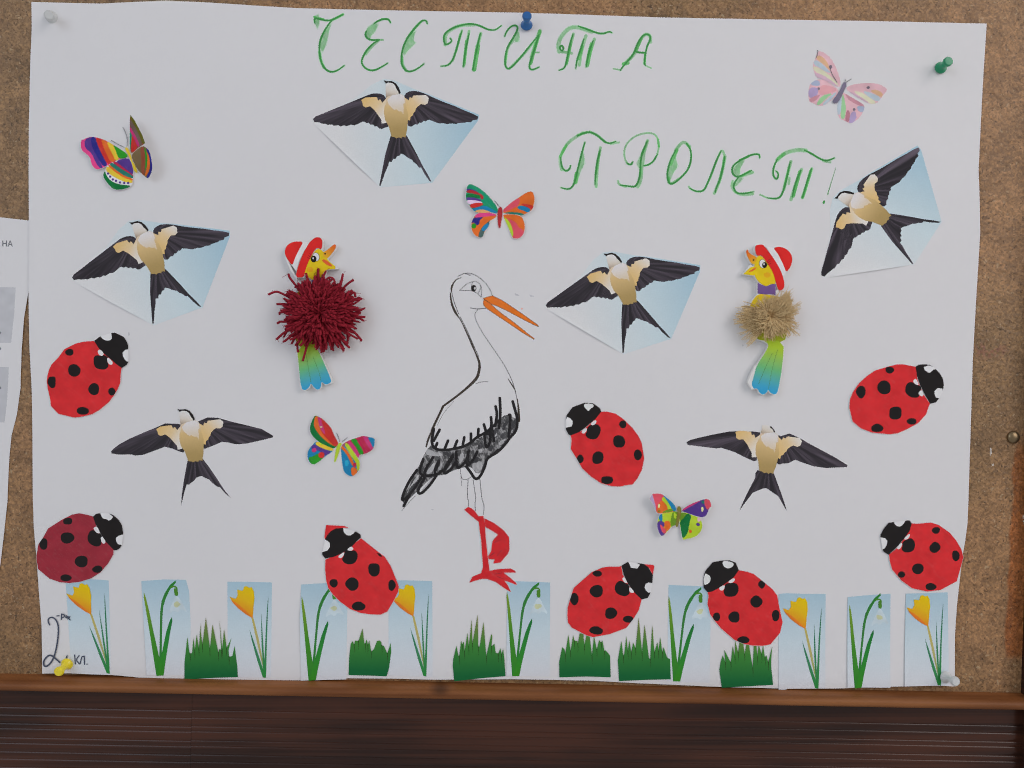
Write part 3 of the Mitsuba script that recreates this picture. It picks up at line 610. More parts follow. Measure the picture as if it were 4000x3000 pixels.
# ------------------------------------------------------------------ ladybirds
LB = [
    (V(150, 1250, 3.998), 'red', dict(
        body=[(885, 330), (780, 335), (690, 348), (600, 370), (510, 415), (430, 455), (390, 510), (330, 590), (230, 695), (190, 780), (165, 880), (158, 960), (170, 1060), (190, 1150), (215, 1260), (220, 1340), (340, 1465), (580, 1522), (700, 1510), (860, 1470), (980, 1400), (1120, 1285), (1200, 1180), (1260, 1080), (1300, 980), (1310, 800), (1325, 750), (1180, 640), (1040, 520), (950, 400)],
        head=[(890, 328), (985, 258), (1010, 285), (1040, 310), (1085, 325), (1140, 320), (1170, 290), (1165, 240), (1160, 205), (1220, 203), (1300, 240), (1355, 270), (1395, 330), (1420, 390), (1420, 460), (1370, 470), (1335, 510), (1340, 570), (1370, 620), (1400, 648), (1428, 652), (1400, 700), (1325, 750), (1250, 700), (1150, 615), (1040, 525), (960, 440)],
        marks=[[(945, 480), (985, 460), (1045, 525), (1015, 568), (960, 540)], [(1090, 600), (1115, 590), (1190, 665), (1160, 705), (1110, 680)]],
        scut=[(880, 575), (940, 545), (1000, 565), (1045, 540), (1130, 600), (1090, 640), (1115, 690), (1110, 740), (1060, 775), (1000, 775), (920, 755), (885, 700)],
        spots=[(510, 503, 62, 55), (577, 785, 92, 92), (237, 970, 60, 92), (890, 1085, 85, 92), (1168, 1118, 58, 55), (715, 1418, 85, 58)]),
     'red paper ladybird at the left edge of the poster, below a swallow'),
    (V(100, 1950, 3.998), 'crimson', dict(
        body=[(1085, 260), (1000, 235), (870, 210), (760, 230), (600, 310), (390, 445), (310, 590), (240, 690), (205, 900), (235, 1075), (410, 1225), (570, 1280), (720, 1295), (880, 1275), (1050, 1225), (1200, 1130), (1320, 990), (1400, 850), (1405, 780), (1200, 560), (1120, 370)],
        head=[(1085, 260), (1130, 220), (1195, 207), (1215, 260), (1240, 295), (1285, 300), (1330, 325), (1370, 305), (1395, 262), (1330, 213), (1400, 240), (1480, 310), (1530, 390), (1552, 510), (1550, 540), (1490, 555), (1440, 590), (1440, 640), (1470, 690), (1530, 705), (1500, 755), (1450, 785), (1405, 780), (1290, 660), (1190, 500), (1120, 370)],
        marks=[[(1095, 430), (1150, 415), (1195, 515), (1150, 520), (1105, 470)], [(1205, 590), (1230, 572), (1285, 655), (1250, 690), (1215, 650)]],
        scut=[(1000, 560), (1040, 480), (1100, 465), (1150, 525), (1195, 520), (1225, 570), (1205, 600), (1215, 690), (1180, 725), (1110, 725), (1030, 680), (1000, 620)],
        spots=[(693, 332, 68, 52), (688, 598, 102, 86), (320, 688, 62, 84), (905, 965, 98, 92), (1152, 1078, 72, 52), (660, 1210, 85, 58)]),
     'dull crimson ladybird, darker than all others, overlapping the leftmost crocus print'),
    (V(1130, 2000, 3.998), 'red', dict(
        body=[(1130, 400), (1280, 520), (1400, 615), (1500, 690), (1590, 830), (1660, 1000), (1718, 1150), (1705, 1240), (1640, 1370), (1540, 1540), (1430, 1590), (1250, 1580), (1120, 1560), (960, 1500), (800, 1380), (690, 1270), (620, 1170), (590, 1060), (572, 900), (575, 730), (800, 640), (1000, 500)],
        head=[(1130, 385), (1120, 340), (1040, 290), (1010, 330), (960, 360), (905, 350), (865, 310), (850, 240), (740, 245), (660, 290), (600, 360), (572, 420), (610, 440), (645, 470), (650, 530), (610, 590), (530, 615), (525, 650), (575, 715), (700, 690), (800, 650), (960, 560), (1060, 450)],
        flap=[(590, 193), (720, 200), (870, 208), (945, 238), (850, 238), (740, 255), (650, 320), (572, 415), (560, 380), (575, 270)],
        marks=[[(910, 575), (980, 522), (1020, 570), (960, 598)], [(765, 685), (865, 610), (870, 650), (820, 715)]],
        scut=[(870, 610), (920, 575), (975, 600), (1030, 580), (1080, 640), (1075, 720), (1030, 790), (960, 808), (880, 795), (825, 725), (865, 680)],
        spots=[(1332, 885, 98, 100), (985, 1110, 98, 98), (1608, 1128, 58, 84), (705, 1098, 58, 66), (1097, 1455, 98, 68)], sliver=[(1375, 630), (1420, 635), (1465, 692), (1415, 680)]),
     'red ladybird with an upper left red corner, over a snowdrop and crocus print'),
    (V(2100, 1540, 3.998), 'red', dict(
        body=[(985, 270), (1070, 268), (1210, 300), (1330, 385), (1470, 520), (1560, 640), (1615, 750), (1640, 900), (1655, 1000), (1620, 1170), (1550, 1310), (1470, 1405), (1390, 1410), (1280, 1435), (1150, 1430), (980, 1380), (830, 1280), (690, 1150), (600, 990), (515, 855), (525, 700), (510, 640), (700, 560), (900, 380)],
        head=[(985, 270), (970, 220), (860, 140), (730, 131), (540, 200), (450, 325), (436, 400), (460, 350), (500, 370), (540, 410), (545, 450), (525, 500), (440, 520), (438, 545), (475, 620), (510, 640), (640, 590), (760, 500), (900, 380)],
        eyes=[[(715, 150), (790, 142), (865, 155), (870, 195), (815, 225), (795, 262), (770, 250), (720, 195)]],
        marks=[[(812, 465), (900, 390), (915, 440), (860, 485)], [(672, 585), (755, 515), (765, 560), (715, 618)]],
        scut=[(765, 530), (820, 470), (930, 458), (985, 530), (970, 610), (920, 690), (850, 705), (770, 680), (738, 625), (765, 580)],
        spots=[(1318, 465, 52, 60), (1262, 735, 96, 98), (1553, 942, 60, 84), (935, 990, 94, 98), (662, 1005, 56, 62), (1075, 1332, 94, 58)]),
     "red paper ladybird on bare white paper, right of the stork's body"),
    (V(2130, 2130, 3.998), 'red', dict(
        body=[(1180, 310), (1140, 320), (990, 320), (890, 332), (720, 405), (600, 510), (440, 650), (380, 840), (345, 960), (340, 1080), (350, 1190), (410, 1270), (640, 1390), (740, 1418), (1000, 1370), (1255, 1275), (1370, 1130), (1450, 1000), (1480, 890), (1495, 830), (1300, 620), (1200, 440)],
        head=[(1180, 305), (1285, 245), (1300, 270), (1330, 340), (1430, 348), (1470, 290), (1420, 262), (1530, 280), (1600, 330), (1670, 450), (1660, 575), (1600, 565), (1555, 590), (1540, 640), (1560, 690), (1600, 725), (1635, 720), (1590, 805), (1495, 830), (1390, 730), (1290, 600), (1220, 450)],
        flap=[(1530, 282), (1680, 293), (1692, 320), (1668, 445), (1610, 340)],
        marks=[[(1190, 515), (1220, 475), (1275, 570), (1240, 575)], [(1298, 680), (1310, 628), (1390, 725), (1320, 725)]],
        scut=[(1075, 640), (1100, 570), (1170, 530), (1240, 575), (1285, 590), (1310, 640), (1300, 690), (1315, 725), (1270, 775), (1200, 780), (1110, 740), (1080, 690)],
        spots=[(806, 428, 68, 50), (790, 695, 94, 94), (445, 825, 62, 88), (1015, 1042, 94, 88), (1288, 1140, 74, 54), (787, 1315, 94, 64)]),
     'red paper ladybird with a red corner at its upper right, standing on a grass cut-out'),
    (V(2650, 2130, 3.998), 'red', dict(
        body=[(925, 375), (1060, 400), (1160, 435), (1290, 540), (1450, 670), (1525, 770), (1560, 960), (1590, 1100), (1610, 1185), (1570, 1350), (1420, 1530), (1300, 1552), (1150, 1550), (1000, 1520), (860, 1460), (650, 1280), (550, 1160), (480, 1060), (440, 900), (455, 770), (440, 720), (600, 660), (850, 480)],
        head=[(925, 375), (880, 260), (780, 220), (660, 225), (520, 250), (410, 380), (385, 440), (375, 560), (380, 650), (440, 715), (500, 710), (600, 660), (750, 560), (850, 480)],
        eyes=[[(670, 235), (740, 228), (850, 262), (840, 310), (780, 348), (720, 340), (680, 300)], [(402, 420), (440, 440), (475, 460), (490, 510), (470, 570), (402, 607), (382, 590), (382, 500)]],
        marks=[[(748, 560), (850, 490), (868, 530), (810, 578)], [(605, 655), (705, 598), (705, 650), (665, 698)]],
        scut=[(710, 600), (745, 575), (800, 575), (860, 570), (915, 600), (925, 700), (880, 770), (820, 790), (720, 785), (685, 720), (705, 650)],
        spots=[(1285, 595, 54, 60), (1195, 860, 94, 92), (1502, 1090, 60, 84), (857, 1102, 85, 92), (582, 1098, 54, 66), (998, 1455, 84, 58)]),
     'red paper ladybird with two large white head spots, between a snowdrop and a crocus print'),
    (V(3250, 1380, 3.998), 'red', dict(
        body=[(1280, 210), (1170, 190), (1080, 172), (990, 175), (850, 210), (650, 270), (520, 360), (400, 470), (310, 600), (260, 720), (250, 850), (270, 930), (300, 1060), (430, 1170), (600, 1235), (870, 1262), (1000, 1245), (1150, 1180), (1320, 1085), (1440, 950), (1480, 830), (1500, 785), (1400, 640), (1310, 420)],
        head=[(1280, 210), (1330, 180), (1430, 172), (1500, 185), (1555, 212), (1480, 190), (1405, 215), (1420, 265), (1470, 300), (1500, 305), (1560, 255), (1590, 250), (1650, 310), (1700, 400), (1715, 480), (1700, 590), (1690, 550), (1620, 540), (1570, 590), (1570, 640), (1590, 690), (1640, 700), (1590, 765), (1500, 785), (1440, 680), (1350, 500), (1300, 350)],
        marks=[[(1240, 430), (1280, 388), (1330, 490), (1300, 497), (1250, 460)], [(1320, 615), (1370, 565), (1405, 645), (1380, 675), (1335, 650)]],
        scut=[(1110, 580), (1140, 470), (1220, 440), (1290, 495), (1350, 500), (1370, 560), (1320, 620), (1340, 670), (1290, 695), (1210, 690), (1140, 640)],
        spots=[(880, 265, 70, 50), (795, 533, 100, 98), (428, 600, 70, 94), (962, 928, 98, 98), (1217, 1062, 70, 48), (678, 1165, 88, 64)]),
     'red paper ladybird near the right edge, beside the bird with the beige pompom'),
    (V(3350, 1950, 3.998), 'red', dict(
        body=[(810, 365), (900, 372), (1110, 352), (1230, 390), (1400, 510), (1500, 630), (1580, 770), (1612, 890), (1570, 1050), (1510, 1265), (1260, 1400), (1050, 1425), (820, 1375), (660, 1260), (510, 1085), (470, 940), (460, 850), (600, 740), (760, 500)],
        head=[(810, 370), (780, 318), (715, 325), (690, 370), (640, 415), (580, 410), (545, 375), (535, 345), (450, 360), (370, 460), (325, 560), (330, 585), (400, 595), (435, 640), (430, 690), (400, 750), (362, 775), (380, 810), (455, 855), (560, 755), (690, 610), (780, 480)],
        marks=[[(682, 610), (780, 518), (780, 570), (735, 618)], [(578, 745), (650, 660), (668, 700), (615, 778)]],
        scut=[(665, 670), (700, 630), (740, 620), (800, 585), (860, 650), (865, 730), (830, 800), (750, 820), (690, 810), (655, 775), (668, 720)],
        spots=[(1190, 475, 62, 50), (1170, 742, 84, 80), (1493, 865, 58, 80), (910, 1072, 84, 80), (655, 1162, 54, 48), (1110, 1352, 80, 54)]),
     'red paper ladybird touching the right edge of the poster, above the rightmost crocus print'),
]
for v, col, d, lab in LB:
    c = thing('ladybird', lab, 'ladybird', 'paper ladybirds glued to the poster')
    q = lambda p: v(p)
    body, head = P(q(d['body'])), P(q(d['head']))
    h = 0.64 * MM
    whole = [body.buffer(0.00018), head.buffer(0.00005)] + ([P(q(d['flap'])).buffer(0.00018)] if 'flap' in d else []) + [P(q(m)) for m in d['marks']]
    notch = head.convex_hull.difference(unary_union(whole).buffer(0.00004))
    notch = [g_ for g_ in getattr(notch, 'geoms', [notch]) if g_.area > 1.6e-6]
    paper(c, 'backing', unary_union(whole + [g_.buffer(0.00006) for g_ in notch]), h, 0.14 * MM)
    for g_ in notch:
        inked(c, 'marking', g_, 'white', h + 0.15 * MM, t=0.04 * MM)
    kb = inked(c, 'body', body, col, h + 0.15 * MM, st=0.35)
    if 'flap' in d:
        inked(c, 'corner', P(q(d['flap'])), col, h + 0.15 * MM, st=0.6)
    kh = inked(c, 'head', head, 'black', h + 0.22 * MM, t=0.05 * MM)
    for e in d.get('eyes', []):
        inked(c, 'marking', P(q(chaikin(e))), 'offwhite', h + 0.29 * MM, t=0.05 * MM)
    inked(kb, 'spot', P(q(chaikin(d['scut'], 2))), 'black', h + 0.22 * MM, t=0.05 * MM)
    for m in d['marks']:
        inked(c, 'marking', P(q(chaikin(m, 1))).buffer(0.00008), 'white', h + 0.29 * MM, t=0.05 * MM)
    for (x, y, rx, ry) in d['spots']:
        inked(kb, 'spot', ell(q((x, y)), v.l(rx) * 1.03, v.l(ry) * 1.03, 0, 0.13).intersection(body), 'black', h + 0.22 * MM, t=0.05 * MM)
    if 'sliver' in d:
        inked(kb, 'spot', P(q(d['sliver'])).intersection(body), 'black', h + 0.22 * MM, t=0.05 * MM)

# ------------------------------------------------------------------ swallows
SW = dict(
    sky=[(905, 98), (1020, 115), (1270, 225), (1400, 268), (2018, 522), (2004, 590), (1470, 1312), (860, 1364), (66, 602), (70, 562), (560, 325), (760, 165)],
    lw=[(930, 325), (905, 290), (870, 273), (820, 266), (770, 270), (720, 285), (640, 318), (480, 383), (330, 443), (200, 498), (110, 533), (75, 565), (90, 600), (150, 605), (165, 625), (225, 622), (245, 635), (300, 628), (320, 645), (370, 638), (400, 652), (440, 638), (465, 650), (520, 632), (560, 640), (610, 620), (650, 598), (675, 597), (700, 615), (725, 610), (750, 635), (780, 632), (800, 655), (825, 650), (845, 675), (880, 685), (910, 670), (955, 658), (960, 600)],
    lp=[(640, 345), (690, 315), (760, 312), (822, 310), (838, 352), (862, 335), (885, 378), (935, 325), (950, 420), (925, 480), (935, 612), (880, 622), (872, 570), (835, 520), (800, 470), (745, 418), (690, 432), (660, 412), (655, 375)],
    rw=[(1145, 295), (1165, 265), (1200, 248), (1250, 240), (1310, 248), (1390, 275), (1500, 328), (1620, 378), (1740, 423), (1850, 473), (1950, 513), (2008, 545), (1995, 580), (1940, 585), (1925, 608), (1870, 605), (1850, 615), (1770, 618), (1750, 630), (1700, 622), (1640, 630), (1600, 618), (1540, 620), (1490, 600), (1425, 575), (1395, 598), (1370, 590), (1345, 615), (1320, 610), (1300, 635), (1270, 630), (1225, 660), (1190, 650), (1175, 590), (1150, 450)],
    rp=[(1150, 320), (1195, 352), (1205, 315), (1235, 325), (1250, 295), (1340, 292), (1395, 290), (1430, 325), (1418, 385), (1385, 405), (1340, 395), (1310, 415), (1280, 445), (1270, 480), (1250, 500), (1240, 530), (1215, 545), (1210, 590), (1180, 575), (1150, 480)],
    body=[(930, 320), (950, 300), (1000, 285), (1100, 275), (1140, 300), (1160, 340), (1165, 420), (1190, 520), (1185, 600), (1175, 700), (1165, 740), (1160, 785), (1120, 775), (1110, 795), (1080, 782), (1050, 795), (1030, 780), (995, 775), (985, 740), (960, 650), (920, 580), (905, 500), (910, 430), (935, 360)],
    breast=[(945, 345), (1000, 292), (1090, 275), (1140, 305), (1150, 380), (1130, 395), (1138, 440), (1133, 520), (1112, 482), (1080, 478), (1052, 455), (1025, 465), (990, 430), (960, 395)],
    head=[(930, 322), (926, 230), (924, 155), (985, 135), (1040, 165), (1075, 215), (1092, 268), (1040, 288), (960, 302)],
    cap=[(903, 116), (940, 127), (1000, 126), (1045, 153), (1080, 203), (1101, 262), (1085, 280), (1070, 246), (1050, 214), (1036, 178), (1008, 152), (985, 147), (945, 143), (930, 157)],
    tail=[(985, 762), (1030, 780), (1160, 768), (1170, 758), (1215, 840), (1290, 980), (1360, 1120), (1420, 1220), (1462, 1305), (1435, 1290), (1380, 1210), (1340, 1135), (1315, 1135), (1285, 1095), (1250, 1070), (1235, 1045), (1195, 1025), (1170, 1010), (1140, 985), (1105, 970), (1090, 995), (1060, 1000), (1040, 1035), (1015, 1030), (995, 1070), (965, 1065), (955, 1110), (915, 1200), (885, 1290), (862, 1350), (850, 1340), (870, 1240), (895, 1110), (920, 980), (950, 880)])
LMF = [(905, 118), (75, 568), (2006, 547), (857, 1350), (1462, 1305)]     # beak, wing tips, tail tips
LMB = [(905, 118), (642, 345), (1430, 325), (990, 775), (1160, 785)]      # beak, patch corners, root of the tail
sw = [
    (V(1200, 280, 3.0), LMF, LMF, True, {}, 'swallow on a pale blue card under the first line of green letters'),
    (V(280, 840, 3.0), LMF, [(690, 102), (20, 745), (1868, 215), (950, 1275), (1535, 1075)], True, {}, 'swallow on a blue card left of the bird with the dark red pompom'),
    (V(2110, 950, 3.0), LMF, [(752, 136), (70, 755), (1876, 275), (942, 1292), (1506, 1110)], True, {}, "swallow on a blue card right of the stork's orange beak"),
    (V(3130, 540, 3.0), LMF, [(400, 716), (222, 1635), (1365, 108), (1277, 1480), (1604, 977)], True, {}, 'steeply tilted swallow on a blue card beside the exclamation mark'),
    (V(420, 1570, 3.0), LMB, [(843, 88), (582, 315), (1368, 228), (960, 692), (1133, 685)], False, dict(
        lw=[(865, 260), (840, 255), (690, 250), (590, 295), (430, 360), (280, 425), (150, 495), (85, 545), (55, 580), (65, 602), (150, 615), (300, 612), (330, 625), (430, 618), (520, 585), (690, 522), (780, 545), (850, 575), (905, 590), (925, 560), (900, 400)],
        rw=[(1080, 225), (1190, 180), (1310, 185), (1450, 225), (1640, 270), (1820, 315), (1955, 395), (1945, 415), (1800, 450), (1640, 485), (1560, 492), (1500, 490), (1420, 470), (1355, 465), (1250, 510), (1150, 548), (1120, 480), (1080, 300)],
        tail=[(955, 685), (1130, 660), (1200, 750), (1290, 880), (1380, 1020), (1462, 1122), (1400, 1070), (1330, 990), (1305, 990), (1240, 940), (1210, 905), (1160, 885), (1120, 862), (1060, 880), (1030, 920), (985, 950), (975, 965), (945, 960), (915, 1060), (880, 1212), (888, 1080), (918, 880)]),
     'swallow cut out without a card, at the lower left between ladybird and butterfly'),
    (V(2640, 1590, 3.0), LMB[1:], [(692, 290), (1468, 400), (958, 752), (1140, 772)], False, dict(
        lw=[(985, 297), (900, 285), (720, 280), (620, 285), (430, 320), (250, 360), (160, 385), (118, 408), (130, 440), (280, 460), (470, 482), (525, 475), (680, 525), (820, 595), (905, 632), (940, 625), (945, 560), (950, 400)],
        rw=[(1195, 325), (1220, 340), (1325, 308), (1430, 355), (1560, 430), (1700, 505), (1850, 585), (2000, 680), (1990, 700), (1880, 705), (1750, 712), (1600, 690), (1480, 650), (1390, 615), (1310, 655), (1240, 660), (1205, 672), (1170, 655), (1160, 590), (1170, 450)],
        tail=[(950, 735), (1030, 765), (1130, 755), (1150, 800), (1190, 910), (1240, 1050), (1293, 1212), (1270, 1180), (1190, 1040), (1130, 1000), (1065, 955), (1040, 945), (1000, 955), (950, 975), (885, 1005), (870, 1030), (800, 1120), (738, 1208), (760, 1150), (830, 1000), (920, 830), (925, 770)],
        head=[(985, 298), (1000, 250), (1003, 208), (1050, 205), (1105, 225), (1150, 285), (1100, 300), (1000, 310)],
        cap=[(1093, 226), (1108, 222), (1125, 245), (1156, 285), (1142, 298), (1130, 270), (1112, 250), (1098, 244)]),
     'swallow without a card and with trimmed head, between two ladybirds at the right'),
]
for v, src, dst, card, own, lab in sw:
    f = fit(src, dst) if card else affit(src, dst)
    tr = lambda n: v(np.asarray(own[n], float)) if n in own else v(f(SW[n]))
    pt = lambda p: v(f(p))
    c = thing('swallow', lab, 'swallow', 'paper swallows glued to the poster')
    h = 0.0
    if card:
        printed(c, 'sky_card', P(tr('sky')), 'sky_swallow', 0.0, pt((1900, 640)), pt((420, 900)), t=0.2 * MM, hf=curl(pt(SW['sky'][8]), pt(SW['sky'][7]), 1.1 * MM, 0.003, True), edge=0.004)
        h = 0.2 * MM
    sil = unary_union([P(tr(n)) for n in ('lw', 'rw', 'tail', 'body', 'head')])
    if not card:
        paper(c, 'backing', sil.buffer(0.00012), 0.0, 0.18 * MM)
        h = 0.18 * MM
    cl, cr, ct = pt((905, 315)), pt((1165, 300)), pt((1075, 640))
    w1 = feathered(c, 'wing', P(tr('lw')), h + 0.01 * MM, (cl[0], cl[1], True, 0.0))
    w2 = feathered(c, 'wing', P(tr('rw')), h + 0.01 * MM, (cr[0], cr[1], False, 9.0))
    feathered(c, 'tail', P(tr('tail')), h + 0.01 * MM, (ct[0], ct[1], False, 21.0))
    clipw = [P(tr('lw')).buffer(0.0002), P(tr('rw')).buffer(0.0002)]
    printed(w1, 'patch', P(tr('lp')).intersection(clipw[0]), 'patch', h + 0.08 * MM, pt((660, 370)), pt((900, 560)))
    printed(w2, 'patch', P(tr('rp')).intersection(clipw[1]), 'patch', h + 0.08 * MM, pt((1190, 520)), pt((1420, 320)))
    kb = printed(c, 'body', P(tr('body')), 'breast', h + 0.15 * MM, pt((1040, 150)), pt((1060, 700)))
    br = P(tr('breast'))
    printed(kb, 'breast', br, 'breast', h + 0.22 * MM, pt((1060, 300)), pt((1085, 900)))
    kh = printed(c, 'head', P(tr('head')), 'head', h + 0.22 * MM, pt((1000, 175)), pt((960, 330)))
    inked(kh, 'cap', P(tr('cap')), 'black', h + 0.30 * MM, t=0.05 * MM, st=0.15)

# ------------------------------------------------------------------ butterflies
BF = []
B1 = V(280, 430, 4.953)
BF.append((B1, 'bright rainbow butterfly at the upper left with its right wings folded up', dict(
    wings=[
        ([(225, 610), (300, 590), (320, 570), (430, 540), (560, 560), (720, 620), (900, 730), (1100, 860), (1120, 930), (960, 970), (830, 1030), (740, 1090), (610, 1160), (530, 1175), (470, 1130), (430, 1060), (405, 940), (330, 870), (235, 800)], 'b_pink',
         [([(300, 600), (430, 540), (440, 620), (520, 900), (650, 1140), (600, 1150), (520, 1050), (440, 860), (310, 760)], 'b_purple'), ([(415, 545), (500, 550), (530, 680), (620, 880), (740, 1080), (660, 1120), (560, 960), (470, 800), (430, 680)], 'b_navy'), ([(500, 550), (620, 575), (640, 700), (720, 880), (810, 1035), (740, 1075), (640, 900), (560, 720)], 'b_red'), ([(610, 575), (720, 625), (760, 740), (850, 900), (895, 1000), (800, 1038), (720, 880), (650, 720)], 'b_orange'), ([(720, 625), (840, 695), (890, 800), (955, 965), (890, 1003), (830, 870), (760, 740)], 'b_yellow'), ([(840, 695), (900, 735), (1100, 860), (1110, 930), (950, 970), (890, 800)], 'b_green')], 0),
        ([(740, 1090), (820, 1035), (960, 975), (1130, 930), (1200, 1060), (1220, 1200), (1215, 1420), (1170, 1500), (1050, 1550), (870, 1570), (740, 1440), (650, 1300), (690, 1190)], 'white',
         [([(880, 1010), (1120, 930), (1190, 1060), (1220, 1200), (1200, 1280), (1080, 1180), (960, 1090)], 'b_purple'), ([(830, 1035), (880, 1010), (1080, 1170), (1215, 1270), (1215, 1310), (1060, 1220), (940, 1120)], 'b_crimson'), ([(760, 1060), (830, 1040), (960, 1140), (1215, 1290), (1215, 1340), (1050, 1290), (900, 1180)], 'b_bluegreen'), ([(740, 1095), (765, 1075), (900, 1190), (1060, 1300), (1215, 1345), (1210, 1390), (1040, 1330), (880, 1220)], 'b_orange'), ([(735, 1100), (870, 1220), (1040, 1335), (1210, 1385), (1205, 1430), (1040, 1400), (860, 1310), (705, 1200)], 'b_yellow'), ([(690, 1200), (650, 1300), (690, 1400), (840, 1570), (1050, 1550), (1170, 1500), (1160, 1480), (1000, 1470), (860, 1430), (760, 1360), (700, 1260)], 'b_dkgreen')]
         + [((x, y, 20, 22), 'b_purple') for x, y in ((750, 1250), (790, 1310), (840, 1365), (900, 1390), (975, 1420), (1055, 1430), (1130, 1430))], 0),
        ([(1245, 130), (1570, 710), (1470, 750), (1350, 790), (1190, 870), (1160, 790), (1190, 470), (1210, 260)], 'b_rust',
         [([(1245, 130), (1390, 370), (1500, 600), (1570, 710), (1490, 740), (1400, 560), (1300, 350), (1220, 220)], 'b_greenbrown'), ([(1215, 230), (1300, 350), (1420, 580), (1480, 750), (1390, 760), (1300, 540), (1215, 370)], 'b_greybrown'), ([(1210, 370), (1300, 520), (1390, 690), (1400, 770), (1340, 740), (1260, 560), (1200, 450)], 'b_magenta'), ([(1230, 540), (1280, 600), (1360, 780), (1200, 860), (1190, 700)], 'b_red'), ([(1195, 450), (1235, 540), (1190, 700), (1160, 830), (1170, 650)], 'b_teal')], 1),
        ([(1190, 880), (1350, 800), (1480, 760), (1560, 800), (1640, 880), (1680, 1080), (1670, 1240), (1560, 1375), (1480, 1320), (1300, 1170), (1200, 960)], 'b_brown',
         [([(1560, 810), (1630, 870), (1675, 1050), (1675, 1240), (1560, 1375), (1510, 1350), (1620, 1220), (1640, 1080), (1600, 920)], 'b_navy'), ([(1550, 880), (1610, 930), (1630, 1090), (1600, 1220), (1510, 1310), (1480, 1300), (1560, 1150), (1570, 1000)], 'b_orange'), ([(1510, 790), (1560, 870), (1575, 1000), (1540, 1160), (1500, 1210), (1540, 980)], 'b_green'), ([(1420, 770), (1510, 790), (1520, 960), (1490, 1150), (1470, 1320), (1400, 1230), (1430, 1000)], 'b_rust')], 1)],
    body=([(1060, 750), (1110, 740), (1150, 830), (1185, 920), (1200, 1000), (1260, 1090), (1310, 1210), (1280, 1240), (1230, 1170), (1200, 1050), (1150, 930), (1080, 800)], 'b_bodyyellow'),
    ant=[[(1045, 740), (920, 680), (790, 600)], [(1100, 720), (1110, 560), (1060, 430), (1020, 350)]], hinge=((1100, 760), (1230, 1130)), lift=0.55, tilt=0.06)))
B2 = V(1780, 690, 6.309)
BF.append((B2, 'butterfly with teal and orange wings and a red body, below the top swallow', dict(
    wings=[
        ([(290, 280), (345, 220), (420, 235), (560, 300), (700, 400), (850, 540), (1040, 790), (1040, 935), (870, 900), (700, 930), (500, 910), (410, 830), (340, 740), (280, 660), (260, 540), (270, 420)], 'b_teal',
         [([(290, 330), (480, 370), (600, 460), (560, 480), (400, 380), (270, 400)], 'b_purple'), ([(260, 400), (380, 360), (560, 430), (680, 500), (690, 560), (650, 600), (600, 520), (470, 450), (280, 430)], 'b_bodyred'), ([(265, 500), (340, 455), (480, 470), (600, 490), (610, 560), (450, 560), (280, 545)], 'b_dkgreen'), ([(265, 555), (420, 550), (560, 580), (640, 620), (600, 640), (440, 610), (290, 615)], 'b_purple'), ([(270, 620), (440, 615), (640, 650), (660, 690), (480, 690), (340, 730)], 'b_palepink'), ([(345, 735), (480, 685), (640, 680), (690, 715), (560, 775), (400, 810)], 'b_red'), ([(405, 835), (560, 780), (720, 745), (850, 800), (1030, 900), (1030, 940), (860, 890), (700, 840), (520, 850), (460, 880)], 'b_blue'), ([(480, 880), (620, 840), (760, 860), (900, 920), (700, 930), (520, 920)], 'b_peach')], 0.5),
        ([(520, 940), (700, 905), (870, 915), (1030, 960), (960, 1050), (830, 1110), (830, 1230), (710, 1380), (680, 1500), (620, 1530), (480, 1480), (400, 1340), (390, 1180), (440, 1060)], 'b_orange',
         [([(520, 940), (700, 900), (870, 910), (1030, 960), (860, 990), (700, 1010), (470, 1040)], 'b_pink'), ([(440, 1050), (560, 1040), (690, 1025), (590, 1090), (590, 1180), (530, 1230), (460, 1150), (400, 1170)], 'b_navy'), ((455, 1240, 60, 65), 'b_green'), ([(560, 1500), (600, 1380), (660, 1270), (760, 1180), (860, 1100), (930, 1080), (850, 1140), (830, 1230), (700, 1360), (690, 1480), (630, 1530)], 'b_slate'), ([(640, 1320), (720, 1210), (800, 1170), (830, 1230), (740, 1330), (680, 1370)], 'b_blue')], 0.5),
        ([(1160, 860), (1210, 800), (1400, 640), (1570, 540), (1730, 430), (1890, 395), (1940, 560), (1930, 680), (1890, 850), (1770, 920), (1640, 990), (1500, 960), (1190, 930)], 'b_orange',
         [([(1160, 860), (1210, 800), (1400, 640), (1560, 550), (1580, 640), (1520, 760), (1400, 810), (1200, 900)], 'b_rose'), ([(1590, 710), (1720, 710), (1920, 760), (1890, 850), (1830, 830), (1740, 770)], 'b_red'), ([(1520, 780), (1580, 750), (1720, 770), (1850, 850), (1770, 920), (1680, 870), (1560, 830)], 'b_blue'), ([(1190, 920), (1350, 900), (1560, 920), (1690, 960), (1640, 990), (1480, 960), (1300, 930)], 'b_bluegreen')], 0.5),
        ([(1170, 950), (1400, 950), (1620, 1000), (1690, 1150), (1705, 1320), (1660, 1460), (1560, 1550), (1420, 1550), (1380, 1480), (1290, 1250), (1180, 1020)], 'b_orange',
         [([(1230, 1040), (1350, 1080), (1490, 1170), (1560, 1300), (1690, 1360), (1650, 1470), (1560, 1550), (1420, 1550), (1400, 1380), (1320, 1170)], 'b_rose'), ([(1180, 1010), (1290, 1090), (1370, 1230), (1420, 1420), (1400, 1510), (1300, 1280)], 'b_lime')], 0.5)],
    body=([(1060, 800), (1095, 765), (1135, 780), (1160, 880), (1140, 1040), (1110, 1200), (1115, 1240), (1080, 1300), (1055, 1260), (1030, 1050), (1035, 880)], 'b_bodyred'),
    ant=[[(960, 620), (1020, 690), (1080, 760)]], hinge=((1095, 765), (1080, 1300)), lift=0.10, tilt=0.0)))
B3 = V(3100, 180, 5.185)
